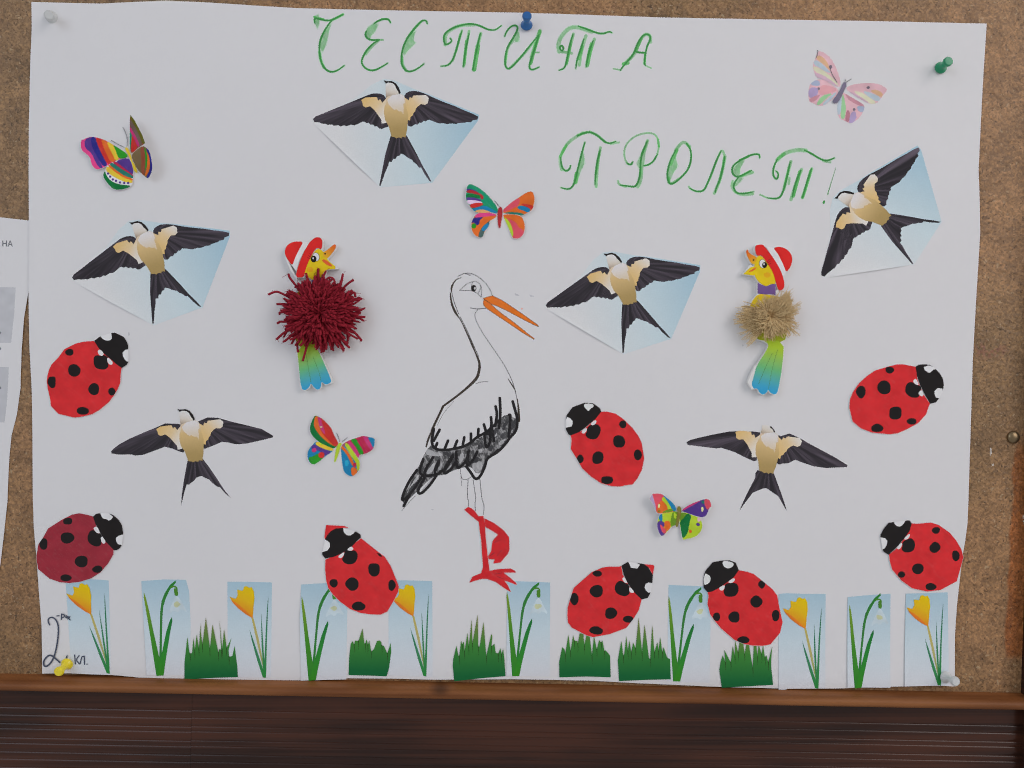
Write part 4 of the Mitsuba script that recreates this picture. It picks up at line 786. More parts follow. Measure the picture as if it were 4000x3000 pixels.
BF.append((B3, 'pale pastel butterfly with a grey body near the green pin', dict(
    wings=[
        ([(470, 110), (600, 150), (740, 270), (850, 470), (940, 740), (910, 870), (740, 770), (560, 690), (440, 650), (380, 500), (370, 400), (430, 250)], 'p_pink',
         [([(470, 210), (560, 240), (650, 330), (720, 500), (690, 490), (600, 390), (440, 280)], 'p_orange'), ([(410, 300), (520, 350), (640, 460), (740, 570), (640, 540), (520, 460), (385, 390)], 'p_blue'), ([(380, 420), (560, 500), (740, 640), (900, 820), (840, 800), (640, 640), (390, 520)], 'p_yellow'), ([(390, 560), (560, 600), (740, 720), (900, 850), (870, 860), (700, 760), (470, 680)], 'p_mauve'), ((730, 440, 34, 34), 'p_dark')], 0.0),
        ([(460, 690), (600, 700), (760, 800), (900, 900), (860, 1010), (730, 1130), (600, 1220), (470, 1225), (400, 1180), (310, 1150), (280, 1050), (290, 850), (350, 750)], 'p_pink',
         [([(350, 750), (450, 700), (520, 760), (500, 830), (320, 800)], 'p_bluegrey'), ([(290, 870), (460, 850), (480, 950), (440, 1040), (290, 1070)], 'p_purple'), ([(300, 1080), (500, 1000), (520, 1010), (420, 1130), (320, 1155)], 'p_rose'), ([(520, 830), (640, 800), (880, 900), (760, 960), (540, 1010), (480, 950)], 'p_salmon'), ([(550, 1020), (780, 970), (640, 1070), (520, 1200), (440, 1210)], 'p_green'), ([(800, 970), (860, 960), (720, 1120), (600, 1215), (560, 1190)], 'p_blue'), ((490, 880, 26, 26), 'p_dark')], 0.0),
        ([(1020, 880), (1130, 810), (1330, 770), (1580, 765), (1740, 800), (1870, 880), (1860, 930), (1740, 1080), (1660, 1180), (1530, 1190), (1400, 1130), (1200, 1010)], 'p_pink',
         [([(1530, 920), (1650, 900), (1790, 980), (1760, 1060), (1600, 970)], 'p_orange'), ([(1370, 930), (1500, 950), (1750, 1060), (1690, 1150), (1520, 1060)], 'p_blue'), ([(1170, 930), (1340, 950), (1480, 1040), (1670, 1170), (1530, 1190), (1400, 1080)], 'p_yellow'), ([(1020, 930), (1180, 960), (1400, 1090), (1520, 1190), (1420, 1220), (1250, 1100)], 'p_mauve'), ((1490, 860, 36, 34), 'p_dark')], 0.0),
        ([(980, 950), (1060, 1000), (1250, 1110), (1410, 1210), (1410, 1290), (1340, 1440), (1250, 1520), (1140, 1590), (1020, 1530), (920, 1480), (870, 1400), (860, 1240), (900, 1090)], 'p_pink',
         [([(1020, 960), (1250, 1080), (1410, 1220), (1390, 1250), (1200, 1170), (1070, 1080)], 'p_rose'), ([(960, 1000), (960, 1200), (920, 1400), (870, 1400), (860, 1240), (900, 1090)], 'p_blue'), ([(980, 980), (1020, 1150), (1040, 1280), (1010, 1500), (930, 1470), (950, 1280), (960, 1080)], 'p_green'), ([(1060, 1310), (1110, 1330), (1120, 1450), (1090, 1560), (1020, 1520)], 'p_maroon'), ([(1140, 1370), (1230, 1330), (1250, 1500), (1140, 1590), (1100, 1560)], 'p_purple'), ([(1270, 1230), (1410, 1240), (1400, 1330), (1350, 1360), (1270, 1300)], 'p_bluegrey'), ((1205, 1300, 26, 28), 'p_dark')], 0.0)],
    body=([(940, 870), (970, 770), (1040, 740), (1050, 830), (1010, 900), (940, 1060), (880, 1170), (780, 1180), (760, 1130), (860, 1000)], 'p_body'),
    ant=[[(1020, 740), (1022, 690)], [(1050, 750), (1140, 690)], [(470, 110), (468, 180), (430, 265)], [(720, 470), (745, 570), (860, 760)]], hinge=((1040, 740), (800, 1160)), lift=0.0, tilt=0.0)))
B4 = V(1180, 1590, 5.925)
BF.append((B4, 'butterfly with red, lime and blue wings and a lime body, left of the stork', dict(
    wings=[
        ([(330, 185), (400, 210), (500, 270), (620, 390), (700, 490), (760, 650), (850, 810), (850, 870), (760, 960), (640, 920), (500, 860), (380, 770), (260, 650), (215, 540), (220, 420), (270, 290)], 'b_dkgreen',
         [([(340, 210), (400, 215), (420, 330), (430, 480), (510, 640), (640, 760), (770, 880), (800, 910), (640, 830), (480, 690), (380, 560), (310, 440), (310, 330)], 'b_orange'), ([(390, 215), (500, 270), (620, 390), (700, 490), (760, 650), (850, 810), (830, 890), (760, 890), (640, 760), (520, 640), (440, 480), (420, 330)], 'b_red'), ([(390, 220), (470, 270), (480, 360), (540, 520), (560, 640), (440, 480), (410, 330)], 'b_magenta'), ((470, 455, 28, 16), 'b_cream')], 0.4),
        ([(330, 800), (400, 790), (560, 880), (760, 960), (700, 1040), (560, 1130), (350, 1310), (240, 1310), (180, 1230), (150, 1110), (180, 970)], 'b_blue',
         [([(330, 840), (390, 790), (560, 870), (770, 970), (720, 1010), (560, 970), (430, 930)], 'b_yellow'), ([(240, 900), (320, 850), (420, 920), (560, 980), (700, 1030), (560, 1120), (500, 1050), (380, 980), (260, 980)], 'b_purple'), ([(170, 1160), (300, 1130), (400, 1060), (560, 1130), (350, 1310), (240, 1310)], 'b_green'), ((310, 990, 52, 52), 'b_magenta'), ((475, 1105, 72, 66), 'b_red'), ((480, 840, 36, 28), 'b_lime')], 0.4),
        ([(930, 880), (1010, 820), (1140, 750), (1280, 710), (1430, 655), (1530, 680), (1700, 710), (1700, 830), (1670, 960), (1560, 1040), (1450, 1080), (1340, 1100), (1330, 1190), (1200, 1000), (1000, 900)], 'b_crimson',
         [([(1060, 800), (1130, 780), (1220, 880), (1300, 1010), (1345, 1090), (1330, 1180), (1220, 1020)], 'b_magenta'), ([(1140, 750), (1270, 720), (1320, 850), (1400, 950), (1450, 1080), (1350, 1090), (1290, 940), (1200, 830)], 'b_green'), ([(1420, 660), (1540, 690), (1600, 820), (1670, 960), (1620, 980), (1500, 820)], 'b_magenta'), ([(1530, 680), (1700, 710), (1700, 830), (1670, 950), (1610, 800)], 'b_blue')], 0.4),
        ([(910, 900), (1000, 850), (1060, 810), (1180, 980), (1330, 1200), (1360, 1300), (1345, 1440), (1300, 1500), (1200, 1590), (1120, 1590), (1000, 1510), (960, 1380), (930, 1150)], 'b_blue',
         [([(1000, 850), (1060, 810), (1180, 980), (1330, 1200), (1360, 1300), (1340, 1470), (1300, 1450), (1280, 1280), (1180, 1160), (1060, 960)], 'b_lime'), ([(920, 880), (1000, 930), (1120, 1090), (1200, 1240), (1230, 1370), (1180, 1340), (1100, 1170), (1010, 1030), (920, 950)], 'b_orange'), ([(1200, 1290), (1280, 1280), (1270, 1360), (1210, 1390)], 'b_crimson'), ([(1150, 1410), (1210, 1380), (1280, 1410), (1305, 1490), (1210, 1585), (1170, 1560)], 'b_orange'), ((1050, 1290, 46, 78), 'b_cyan')], 0.4)],
    body=([(870, 830), (920, 820), (940, 860), (905, 900), (880, 1020), (840, 1130), (790, 1260), (760, 1275), (780, 1130), (800, 980), (830, 900)], 'b_lime'),
    ant=[[(890, 790), (860, 690), (815, 600)], [(940, 800), (1000, 750), (1065, 705)]], hinge=((900, 830), (775, 1270)), lift=0.08, tilt=0.0)))
B5 = V(2500, 1890, 7.213)
BF.append((B5, 'small butterfly with purple, orange and lime wings standing off the paper, above two ladybirds', dict(
    wings=[
        ([(220, 390), (240, 330), (300, 240), (420, 235), (550, 245), (720, 370), (880, 500), (990, 650), (990, 740), (830, 770), (570, 800), (430, 780), (380, 660), (300, 480)], 'b_rose',
         [([(220, 390), (290, 250), (310, 320), (380, 560), (400, 700), (380, 680), (300, 480)], 'p_purple'), ([(430, 770), (450, 600), (530, 440), (640, 450), (750, 620), (740, 700), (560, 790)], 'b_orange'), ([(560, 400), (630, 320), (760, 480), (870, 690), (740, 690), (740, 600), (640, 480)], 'b_lime'), ([(600, 290), (720, 370), (880, 510), (990, 650), (980, 740), (890, 740), (820, 590), (700, 400)], 'b_blue'), ([(560, 780), (740, 690), (880, 680), (900, 740), (700, 770)], 'b_olive'), ([(470, 530), (520, 540), (500, 640), (460, 620)], 'b_cream'), ([(460, 720), (515, 700), (500, 770)], 'b_bodyolive')], 0.7),
        ([(570, 800), (760, 760), (1000, 740), (1040, 800), (1000, 1050), (950, 1160), (880, 1150), (700, 1340), (580, 1440), (510, 1370), (440, 1180), (440, 1020), (500, 850)], 'b_lime',
         [([(890, 760), (1000, 750), (1040, 800), (1000, 1050), (940, 1160), (830, 1180), (830, 980)], 'b_olive'), ([(640, 1020), (800, 1010), (830, 1190), (720, 1310), (640, 1180)], 'b_orange'), ([(440, 1040), (540, 1000), (640, 1050), (640, 1160), (560, 1200), (560, 1320), (680, 1370), (580, 1440), (510, 1370), (440, 1180)], 'b_purple'), ([(510, 1090), (600, 1160), (720, 1310), (640, 1370), (560, 1270)], 'b_rose'), ([(500, 830), (570, 800), (590, 960), (560, 1020), (490, 960)], 'b_blue')], 0.7),
        ([(1130, 740), (1200, 660), (1400, 530), (1640, 430), (1860, 365), (1945, 570), (1870, 640), (1830, 780), (1740, 900), (1560, 880), (1380, 820)], 'b_purple',
         [([(1130, 740), (1200, 660), (1400, 530), (1640, 430), (1600, 470), (1400, 590), (1220, 700)], 'b_magenta'), ([(1740, 410), (1860, 365), (1945, 570), (1870, 640), (1820, 690), (1750, 520)], 'b_rose'), ([(1660, 640), (1710, 600), (1720, 700), (1680, 760)], 'b_cream'), ([(1660, 450), (1740, 430), (1750, 520), (1690, 510)], 'b_bluegreen')], 0.7),
        ([(1120, 770), (1290, 790), (1380, 830), (1560, 890), (1640, 930), (1690, 1080), (1680, 1230), (1590, 1380), (1430, 1480), (1240, 1520), (1170, 1550), (1140, 1400), (1080, 1050), (1090, 900)], 'b_lime',
         [([(1100, 790), (1290, 790), (1190, 940), (1090, 1020)], 'b_olive'), ([(1290, 800), (1400, 850), (1340, 1080), (1300, 1340), (1200, 1480), (1150, 1480), (1120, 1200), (1090, 1040), (1200, 940)], 'b_dkgreen'), ([(1560, 890), (1700, 900), (1640, 1000), (1570, 1030)], 'p_pink'), ((1575, 1100, 46, 46), 'b_purple'), ((1370, 1300, 45, 45), 'b_orange')], 0.7)],
    body=([(1010, 640), (1060, 595), (1120, 640), (1130, 740), (1110, 860), (1060, 1050), (1020, 1210), (960, 1150), (1010, 960), (1020, 760)], 'b_bodyolive'),
    ant=[], hinge=((1060, 600), (1020, 1200)), lift=0.22, tilt=0.15)))
for v, lab, d in BF:
    c = thing('butterfly', lab, 'butterfly', 'paper butterflies glued to the poster')
    ha, hb = v(d['hinge'][0]), v(d['hinge'][1])
    nrm = np.array([-(hb - ha)[1], (hb - ha)[0]]) / np.linalg.norm(hb - ha)
    cen = (ha + hb) / 2

    def lifted(amount):
        def hf(x, z):
            dist = np.abs((np.stack([x, z], 1) - cen) @ nrm)
            return wave(x, z) + amount * np.maximum(dist - 0.001, 0) + d['tilt'] * 0.01
        return hf
    for outl, base, stripes, fold in d['wings']:
        amt = d['lift'] * (1 if fold else 0.12)
        hf = lifted(amt)
        g = P(v(chaikin(outl)))
        hc = amt * 0.012
        hcw = 0.0
        k = paper(c, 'wing', g.buffer(0.00022 if d['lift'] else 0.00004), 0.03 * MM, 0.14 * MM, hf=hf, edge=0.005)
        inked(k, 'ground', g, base, 0.18 * MM, t=0.04 * MM, hf=hf, edge=0.005, st=0.5)
        for i, (q, col) in enumerate(stripes):
            qq = ell(v(q[:2]), v.l(q[2]), v.l(q[3]), 0, 0.12) if isinstance(q, tuple) else P(v(chaikin(q)))
            qq = (qq if isinstance(q, tuple) else qq.buffer(0.00016)).intersection(g)
            if not qq.is_empty:
                inked(k, 'stripe' if not isinstance(q, tuple) else 'dot', qq, col, (0.23 + 0.03 * i) * MM, t=0.03 * MM, hf=hf, edge=0.005, st=0.5)
    inked(c, 'body', P(v(chaikin(d['body'][0]))), d['body'][1], 0.55 * MM, t=0.2 * MM, st=0.6, hf=lifted(0))
    for q in d['ant']:
        inked(c, 'antenna', stroke(v(q), 0.42 * MM), 'pencil', 0.50 * MM if d['tilt'] else 0.42 * MM, t=0.05 * MM, st=0.3, hf=lifted(0) if d['lift'] else None)

# ------------------------------------------------------------------ the stork
S2, S3 = V(1500, 1480, 3.072), V(1750, 1840, 3.317)
stork = thing('stork', 'large drawn stork with orange beak and red legs in the middle of the poster', 'stork')
bod = np.vstack([S1([(600, 250), (700, 190), (800, 210), (900, 270), (980, 340), (1040, 420), (1075, 490), (1095, 550), (950, 590), (950, 680), (1000, 740), (870, 760), (825, 810), (820, 870), (850, 960), (950, 1140), (1080, 1330), (1200, 1500), (1300, 1659)]),
                 S2([(1540, 20), (1600, 240), (1618, 360), (1620, 490), (1590, 630), (1510, 710), (1360, 880), (1235, 965), (1205, 1090), (1150, 1185), (1095, 1205), (1050, 1140), (990, 1050), (870, 1085), (720, 1150), (630, 1160), (450, 1385), (330, 1400), (240, 1525), (205, 1470), (230, 1390), (400, 1090), (510, 810), (575, 620), (680, 400), (710, 330), (900, 190), (1020, 90), (1110, 0)]),
                 S1([(900, 1580), (800, 1360), (720, 1180), (640, 1000), (560, 870), (470, 700), (445, 560), (455, 430), (480, 360), (530, 290)])])
kb = paper(stork, 'body', P(bod), -0.05 * MM, 0.09 * MM)
bk = [S1([(945, 590), (1000, 570), (1095, 545), (1250, 620), (1400, 720), (1560, 830), (1700, 930), (1800, 1000), (1815, 1030), (1750, 1005), (1600, 930), (1450, 850), (1300, 770), (1150, 700), (1070, 675), (990, 620)]),
      S1([(950, 640), (970, 600), (1060, 665), (1150, 750), (1250, 830), (1400, 940), (1540, 1050), (1650, 1140), (1748, 1215), (1740, 1225), (1560, 1120), (1400, 1010), (1250, 910), (1100, 810), (1000, 740), (955, 690)])]
kk = key(stork, 'beak')
inked(None, None, unary_union([P(q) for q in bk]), 'orangebeak', 0.07 * MM, as_key=kk, st=0.5)
inked(kk, 'outline', unary_union([P(q).exterior.buffer(0.00013) for q in bk]), 'brownblack', 0.14 * MM, t=0.03 * MM, st=1.0)
lw_ = S1.l(8)
eye = [[(585, 465), (680, 370), (780, 325), (860, 325), (920, 390), (935, 470), (920, 570)], [(585, 465), (700, 462), (800, 475), (870, 515), (920, 570)], [(790, 330), (765, 390), (770, 460)], [(905, 390), (910, 440), (870, 515)]]
ke = key(stork, 'eye')
inked(None, None, unary_union([stroke(S1(q), lw_ * 1.1) for q in eye]), 'graphite', 0.07 * MM, as_key=ke, st=0.4)
inked(ke, 'pupil', ell(S1([805, 430]), S1.l(40), S1.l(52)), 'black', 0.14 * MM)
inked(ke, 'glint', ell(S1([822, 430]), S1.l(15), S1.l(20)), 'white', 0.22 * MM)
thin = [(S1, [(560, 240), (640, 205), (720, 190), (800, 210), (900, 270), (980, 340), (1040, 420), (1075, 490), (1095, 550)], 8), (S1, [(610, 265), (530, 290), (480, 360), (460, 430), (460, 490), (490, 620), (540, 760), (575, 835)], 9), (S1, [(590, 870), (680, 1040), (760, 1220), (830, 1380), (885, 1500)], 8),
        (S1, [(750, 735), (850, 755), (1000, 740)], 9), (S1, [(870, 760), (825, 810), (820, 870), (850, 960), (950, 1140), (1080, 1330), (1200, 1500), (1300, 1659)], 7), (S2, [(1459, -138), (1540, 20), (1590, 200), (1612, 360)], 6), (S2, [(1100, 60), (1160, 35), (1250, 35)], 5), (S1, [(640, 200), (700, 205), (750, 235)], 8),
        (S2, [(915, 1070), (930, 1190), (960, 1210), (1010, 1200), (1050, 1170)], 5), (S2, [(930, 1060), (985, 1055)], 5), (S2, [(925, 1150), (930, 1280)], 4), (S2, [(1010, 1205), (1005, 1330), (1000, 1420), (1020, 1480), (1012, 1530)], 6), (S2, [(1070, 1210), (1090, 1340), (1105, 1440), (1090, 1500), (1100, 1580)], 6), (S2, [(1150, 1190), (1165, 1340), (1175, 1440), (1205, 1520), (1195, 1620)], 6), (S2, [(215, 1580), (300, 1480), (380, 1400)], 4), (S2, [(640, 560), (720, 400), (840, 270)], 3)]
for v, q, w in thin:
    inked(stork, 'pencil_line', stroke(v(q), v.l(w * 1.35)), 'pencil', 0.06 * MM, t=0.05 * MM, st=0.4)
ink_ = [(S1, [(610, 262), (530, 290), (478, 365), (455, 430), (460, 490)], [3, 10, 16, 26, 8]), (S1, [(440, 500), (448, 600), (470, 700), (515, 800), (572, 885)], [12, 22, 26, 30, 14]), (S1, [(575, 880), (640, 1000), (690, 1110), (740, 1220), (800, 1360), (860, 1500), (893, 1580), (895, 1659)], [10, 12, 16, 18, 22, 16, 26, 34]),
        (S2, [(1149, -142), (1142, -90), (1130, -45), (1110, 0), (1020, 90), (900, 190), (790, 270), (710, 330)], [26, 28, 22, 20, 20]), (S2, [(710, 330), (680, 400), (620, 520), (575, 620)], [22, 20, 22, 22]), (S2, [(570, 640), (530, 730), (510, 810)], [18, 20, 14]), (S2, [(1490, 0), (1560, 110), (1580, 150)], [6, 12, 6]), (S2, [(1600, 240), (1615, 360), (1618, 500)], [8, 20, 26])]
for v, q, w in ink_:
    inked(stork, 'ink_line', stroke(v(q), [v.l(x * 1.25) for x in w]), 'brownblack', 0.12 * MM, t=0.05 * MM, st=0.8)
wash = [(575, 780), (620, 850), (780, 870), (1000, 800), (1190, 680), (1300, 620), (1420, 440), (1500, 430), (1600, 490), (1590, 620), (1500, 720), (1350, 880), (1230, 960), (1200, 1080), (1120, 1150), (1040, 1040), (870, 1080), (730, 1150), (600, 1160), (450, 1300), (240, 1500), (220, 1440), (390, 1110), (500, 870)]
kw = inked(stork, 'wing', P(S2(chaikin(wash))), 'wash', 0.06 * MM, t=0.05 * MM, st=2.0)
light = [[(1310, 590), (1345, 580), (1360, 680), (1310, 700)], [(1070, 1000), (1180, 980), (1190, 1060), (1120, 1135), (1060, 1060)], [(910, 900), (960, 880), (960, 960), (900, 1040)], [(520, 830), (600, 870), (700, 890), (690, 930), (560, 920), (500, 900)], [(1370, 760), (1480, 700), (1400, 810)], [(1130, 850), (1190, 840), (1160, 900)], [(470, 1310), (590, 1170), (600, 1200), (520, 1310), (440, 1370)], [(260, 1390), (400, 1150), (430, 1160), (330, 1320)], [(500, 1120), (620, 980), (600, 1090), (540, 1150)], [(740, 1110), (840, 980), (840, 1030)], [(640, 1100), (700, 990), (690, 1090)], [(1520, 640), (1550, 590), (1540, 650)]]
for q in light:
    inked(kw, 'feather', P(S2(chaikin(q))), 'washlight', 0.13 * MM, t=0.05 * MM, st=2.0)
dk = [(1330, 640, 25, 60), (1450, 560, 22, 60), (1420, 680, 28, 40), (1160, 800, 30, 50), (1280, 830, 30, 30), (1100, 960, 50, 40), (330, 1330, 30, 110), (1570, 520, 22, 90), (860, 960, 26, 80), (760, 900, 60, 20)]
for x, y, rx, ry in dk:
    inked(kw, 'feather', ell(S2([x, y]), S2.l(rx), S2.l(ry), -0.5, .35), 'graphite', 0.165 * MM, t=0.03 * MM, st=1.0)
mkr = [[(600, 600), (580, 700), (575, 760), (600, 830), (660, 850), (780, 850), (870, 830), (960, 810), (1050, 760), (1110, 700), (1190, 660), (1250, 620), (1330, 550), (1370, 500)], [(600, 605), (575, 740)], [(670, 610), (600, 740)], [(640, 770), (615, 830)], [(770, 740), (730, 840)], [(880, 740), (840, 840)], [(965, 700), (945, 810)], [(1045, 655), (1045, 760)], [(1135, 600), (1130, 700)], [(1200, 545), (1235, 660)], [(1285, 460), (1295, 560), (1250, 660)], [(1340, 330), (1360, 420), (1335, 560)], [(1390, 230), (1400, 420), (1380, 590)],
       [(1545, 270), (1580, 400), (1605, 490), (1590, 620), (1510, 705)], [(1500, 430), (1520, 430), (1510, 560), (1495, 690)], [(1510, 705), (1450, 790), (1360, 880), (1300, 910), (1230, 960), (1215, 1050), (1150, 1180), (1095, 1205), (1050, 1130), (990, 1050)], [(1205, 660), (1215, 780), (1240, 830), (1280, 740), (1275, 620)], [(1300, 600), (1320, 740)],
       [(1020, 860), (995, 960), (1000, 1050), (1080, 960), (1120, 870)], [(870, 870), (870, 1080), (940, 1040), (990, 970)], [(830, 910), (740, 1050), (715, 1150), (800, 1090), (860, 1000)], [(660, 980), (600, 1110), (640, 1150), (710, 1090)], [(590, 940), (500, 1080), (480, 1170), (600, 1150)], [(475, 960), (420, 1120), (490, 1170)], [(400, 1090), (300, 1230), (225, 1400), (220, 1470), (330, 1370), (450, 1180)], [(490, 1180), (400, 1350), (440, 1385), (540, 1290), (630, 1160)], [(310, 1390), (240, 1520)], [(1320, 900), (1370, 850)], [(720, 1110), (830, 930)], [(620, 1090), (660, 1000)], [(1010, 870), (1010, 990)]]
kmk = inked(kw, 'marker_line', unary_union([stroke(S2(q), S2.l(33), 2) for q in mkr]), 'marker', 0.20 * MM, t=0.05 * MM, st=0.25)
lg = [S3([(210, 495), (265, 460), (310, 480), (350, 515), (395, 580), (460, 578), (480, 680), (490, 850), (505, 1000), (520, 1130), (540, 1285), (640, 1265), (810, 1255), (860, 1280), (885, 1308), (720, 1310), (800, 1370), (880, 1440), (892, 1470), (820, 1440), (730, 1410), (780, 1480), (815, 1560), (730, 1510), (620, 1430), (500, 1390), (440, 1390), (350, 1415), (275, 1440), (320, 1360), (430, 1315), (455, 1230), (440, 1050), (430, 880), (410, 760), (400, 655), (300, 575)]),
      S3([(470, 605), (600, 670), (720, 760), (790, 850), (798, 1000), (780, 1060), (680, 1180), (585, 1190), (605, 1140), (525, 1135), (520, 1100), (560, 1030), (575, 910), (600, 870), (650, 820), (560, 760), (485, 720)])]
for q in lg:
    k = paper(stork, 'leg', P(q).buffer(0.00022), 0.5 * MM, 0.14 * MM)
    inked(k, 'colour', P(q), 'legred', 0.65 * MM, st=0.5)
inked(stork, 'leg', unary_union([stroke(S3(q), S3.l(7), 1) for q in ([(600, 920), (690, 880)], [(640, 1090), (690, 1020)], [(545, 1090), (610, 1050)], [(700, 1310), (600, 1330)], [(720, 1390), (640, 1360)])]), 'crimson', 0.72 * MM, t=0.04 * MM)

# ------------------------------------------------------------------ foam birds with wool pompoms
def foam_bird(name, v, d, lab, pom, grads):
    c = thing(name, lab, 'pompom bird', 'foam birds with wool pompoms')
    base, th = 0.2 * MM, 4.4 * MM
    tp = v(np.asarray(d['tail'] + d['brim'] + d['torso'], float))
    rest = float(wave(tp[:, 0], tp[:, 1]).max())
    top = base + th
    hc = top + rest
    kw = dict(hf=lambda x, z: np.full_like(x, rest), hc=hc)
    sil = unary_union([P(v(d[n])).buffer(0.00005) for n in ('crown', 'band', 'brim', 'face', 'upper', 'lower', 'collar', 'torso', 'tail') if n in d] + [P(v(q)) for q in d.get('foam', [])])
    k = key(c, 'foam_base')
    scene[k] = mikit.ply(sheet(sil.buffer(0.00025, join_style=2).simplify(0.00008), base, th, **kw), 'foam')
    L = lambda i: top + (0.03 + 0.07 * i) * MM
    vp = lambda q: v(np.asarray(q, float))
    printed(c, 'torso', P(v(chaikin(d['torso']))), 'bodybird', L(0), vp(grads['torso'][0]), vp(grads['torso'][1]), **kw)
    kt = printed(c, 'tail', P(v(chaikin(d['tail']))), 'tailbird', L(1), vp(grads['tail'][0]), vp(grads['tail'][1]), **kw)
    inked(kt, 'feather_line', unary_union([stroke(v(q), 0.28 * MM, 1) for q in d['lines']]), 'tailline', L(2), t=0.04 * MM, st=0.5, **kw)
    inked(c, 'collar', P(v(d['collar'])), 'violet', L(2), st=0.2, **kw)
    hd = inked(c, 'head', P(v(chaikin(d['face']))), 'yellow', L(3), st=0.15, **kw)
    inked(hd, 'cheek', ell(vp(d['cheek'][:2]), v.l(d['cheek'][2]), v.l(d['cheek'][3])), 'cheek', L(4), t=0.04 * MM, st=0.4, **kw)
    kk = printed(c, 'beak', P(v(chaikin(d['upper']))), 'upperbeak', L(4), vp(grads['beak'][0]), vp(grads['beak'][1]), **kw)
    if 'lower' in d:
        inked(c, 'beak', P(v(d['lower'])), 'yellow', L(4), **kw)
    inked(c, 'mouth', P(v(chaikin(d['mouth']))), 'mouth', L(5), **kw)
    x, y, rx, ry = d['eye']
    ke = inked(c, 'eye', ell(vp((x, y)), v.l(rx), v.l(ry), 0.15), 'white', L(5), **kw)
    inked(ke, 'outline', ell(vp((x, y)), v.l(rx), v.l(ry), 0.15).exterior.buffer(0.00012), 'graphite', L(6), t=0.04 * MM, **kw)
    x, y, rx, ry = d['pupil']
    inked(ke, 'pupil', ell(vp((x, y)), v.l(rx), v.l(ry)), 'black', L(6), **kw)
    inked(ke, 'glint', ell(vp((x - 5, y - 8)), v.l(8), v.l(10)), 'white', L(7), **kw)
    inked(ke, 'lash', unary_union([stroke(v(q), 0.22 * MM, 1) for q in d['lash']]), 'black', L(8), t=0.04 * MM, **kw)
    inked(kk, 'nostril', ell(vp(d['nostril']), v.l(8), v.l(9)), 'black', L(6), t=0.04 * MM, **kw)
    ht = key(c, 'hat')
    inked(None, None, P(v(chaikin(d['crown']))), 'hatred', L(5), as_key=ht, st=0.1, **kw)
    inked(ht, 'band', P(v(d['band'])), 'white', L(6), **kw)
    inked(ht, 'brim', P(v(chaikin(d['brim']))), 'hatred', L(7), st=0.1, **kw)
    # the pompom: strands of wool springing from one knot
    m, uv = pom(v, top + rest)
    kp = key(c, 'pompom')
    scene[kp] = mikit.ply(m, d['wool'], smooth=True, uv=uv)
    labels[kp] = {'label': d['pomlabel'], 'kind': 'stuff'}
    return c


def strands(specs, sides=6):
    """specs: list of (points n x 3, radius, id) -> one mesh with uv = (along, id)."""
    vs, fs, us, at = [], [], [], 0
    for p, r, i in specs:
        p = np.asarray(p, float)
        n = len(p)
        t = np.gradient(p, axis=0)
        t /= np.linalg.norm(t, axis=1, keepdims=True) + 1e-12
        up = np.array([0.3, 0.2, 0.93])
        a = np.cross(t, up); a /= np.linalg.norm(a, axis=1, keepdims=True) + 1e-9
        b = np.cross(t, a)
        ang = np.arange(sides) * 2 * np.pi / sides
        rr = np.broadcast_to(r, (n,)).copy()
        ring = p[:, None] + rr[:, None, None] * (np.cos(ang)[None, :, None] * a[:, None] + np.sin(ang)[None, :, None] * b[:, None])
        v = np.vstack([ring.reshape(-1, 3), p[-1:] + t[-1:] * rr[-1] * 0.5])
        f = []
        for k in range(n - 1):
            for s in range(sides):
                q0, q1 = k * sides + s, k * sides + (s + 1) % sides
                f += [(q0, q1, q1 + sides), (q0, q1 + sides, q0 + sides)]
        for s in range(sides):
            f.append(((n - 1) * sides + s, (n - 1) * sides + (s + 1) % sides, n * sides))
        L = np.r_[np.repeat(np.linspace(0, 1, n), sides), 1.0]
        vs.append(v); fs.append(np.array(f) + at); us.append(np.stack([L, np.full(len(L), float(i))], 1)); at += len(v)
    return trimesh.Trimesh(np.vstack(vs), np.vstack(fs), process=False), np.vstack(us)


def fuzz(specs, n, R, ln, rad):
    """Loose fibres standing off the strands."""
    m = len(specs)
    for i in range(n):
        p = specs[R.integers(0, m)][0]
        k = R.integers(len(p) // 2, len(p))
        d = R.normal(0, 1, 3) + 0.8 * (p[k] - p[0]) / (np.linalg.norm(p[k] - p[0]) + 1e-9)
        d /= np.linalg.norm(d)
        b = R.normal(0, 0.4, 3)
        L = ln * R.uniform(0.5, 1.4)
        specs.append((np.array([p[k], p[k] + d * L * 0.5, p[k] + (d + b) * L * 0.9]), rad, i))
    return specs


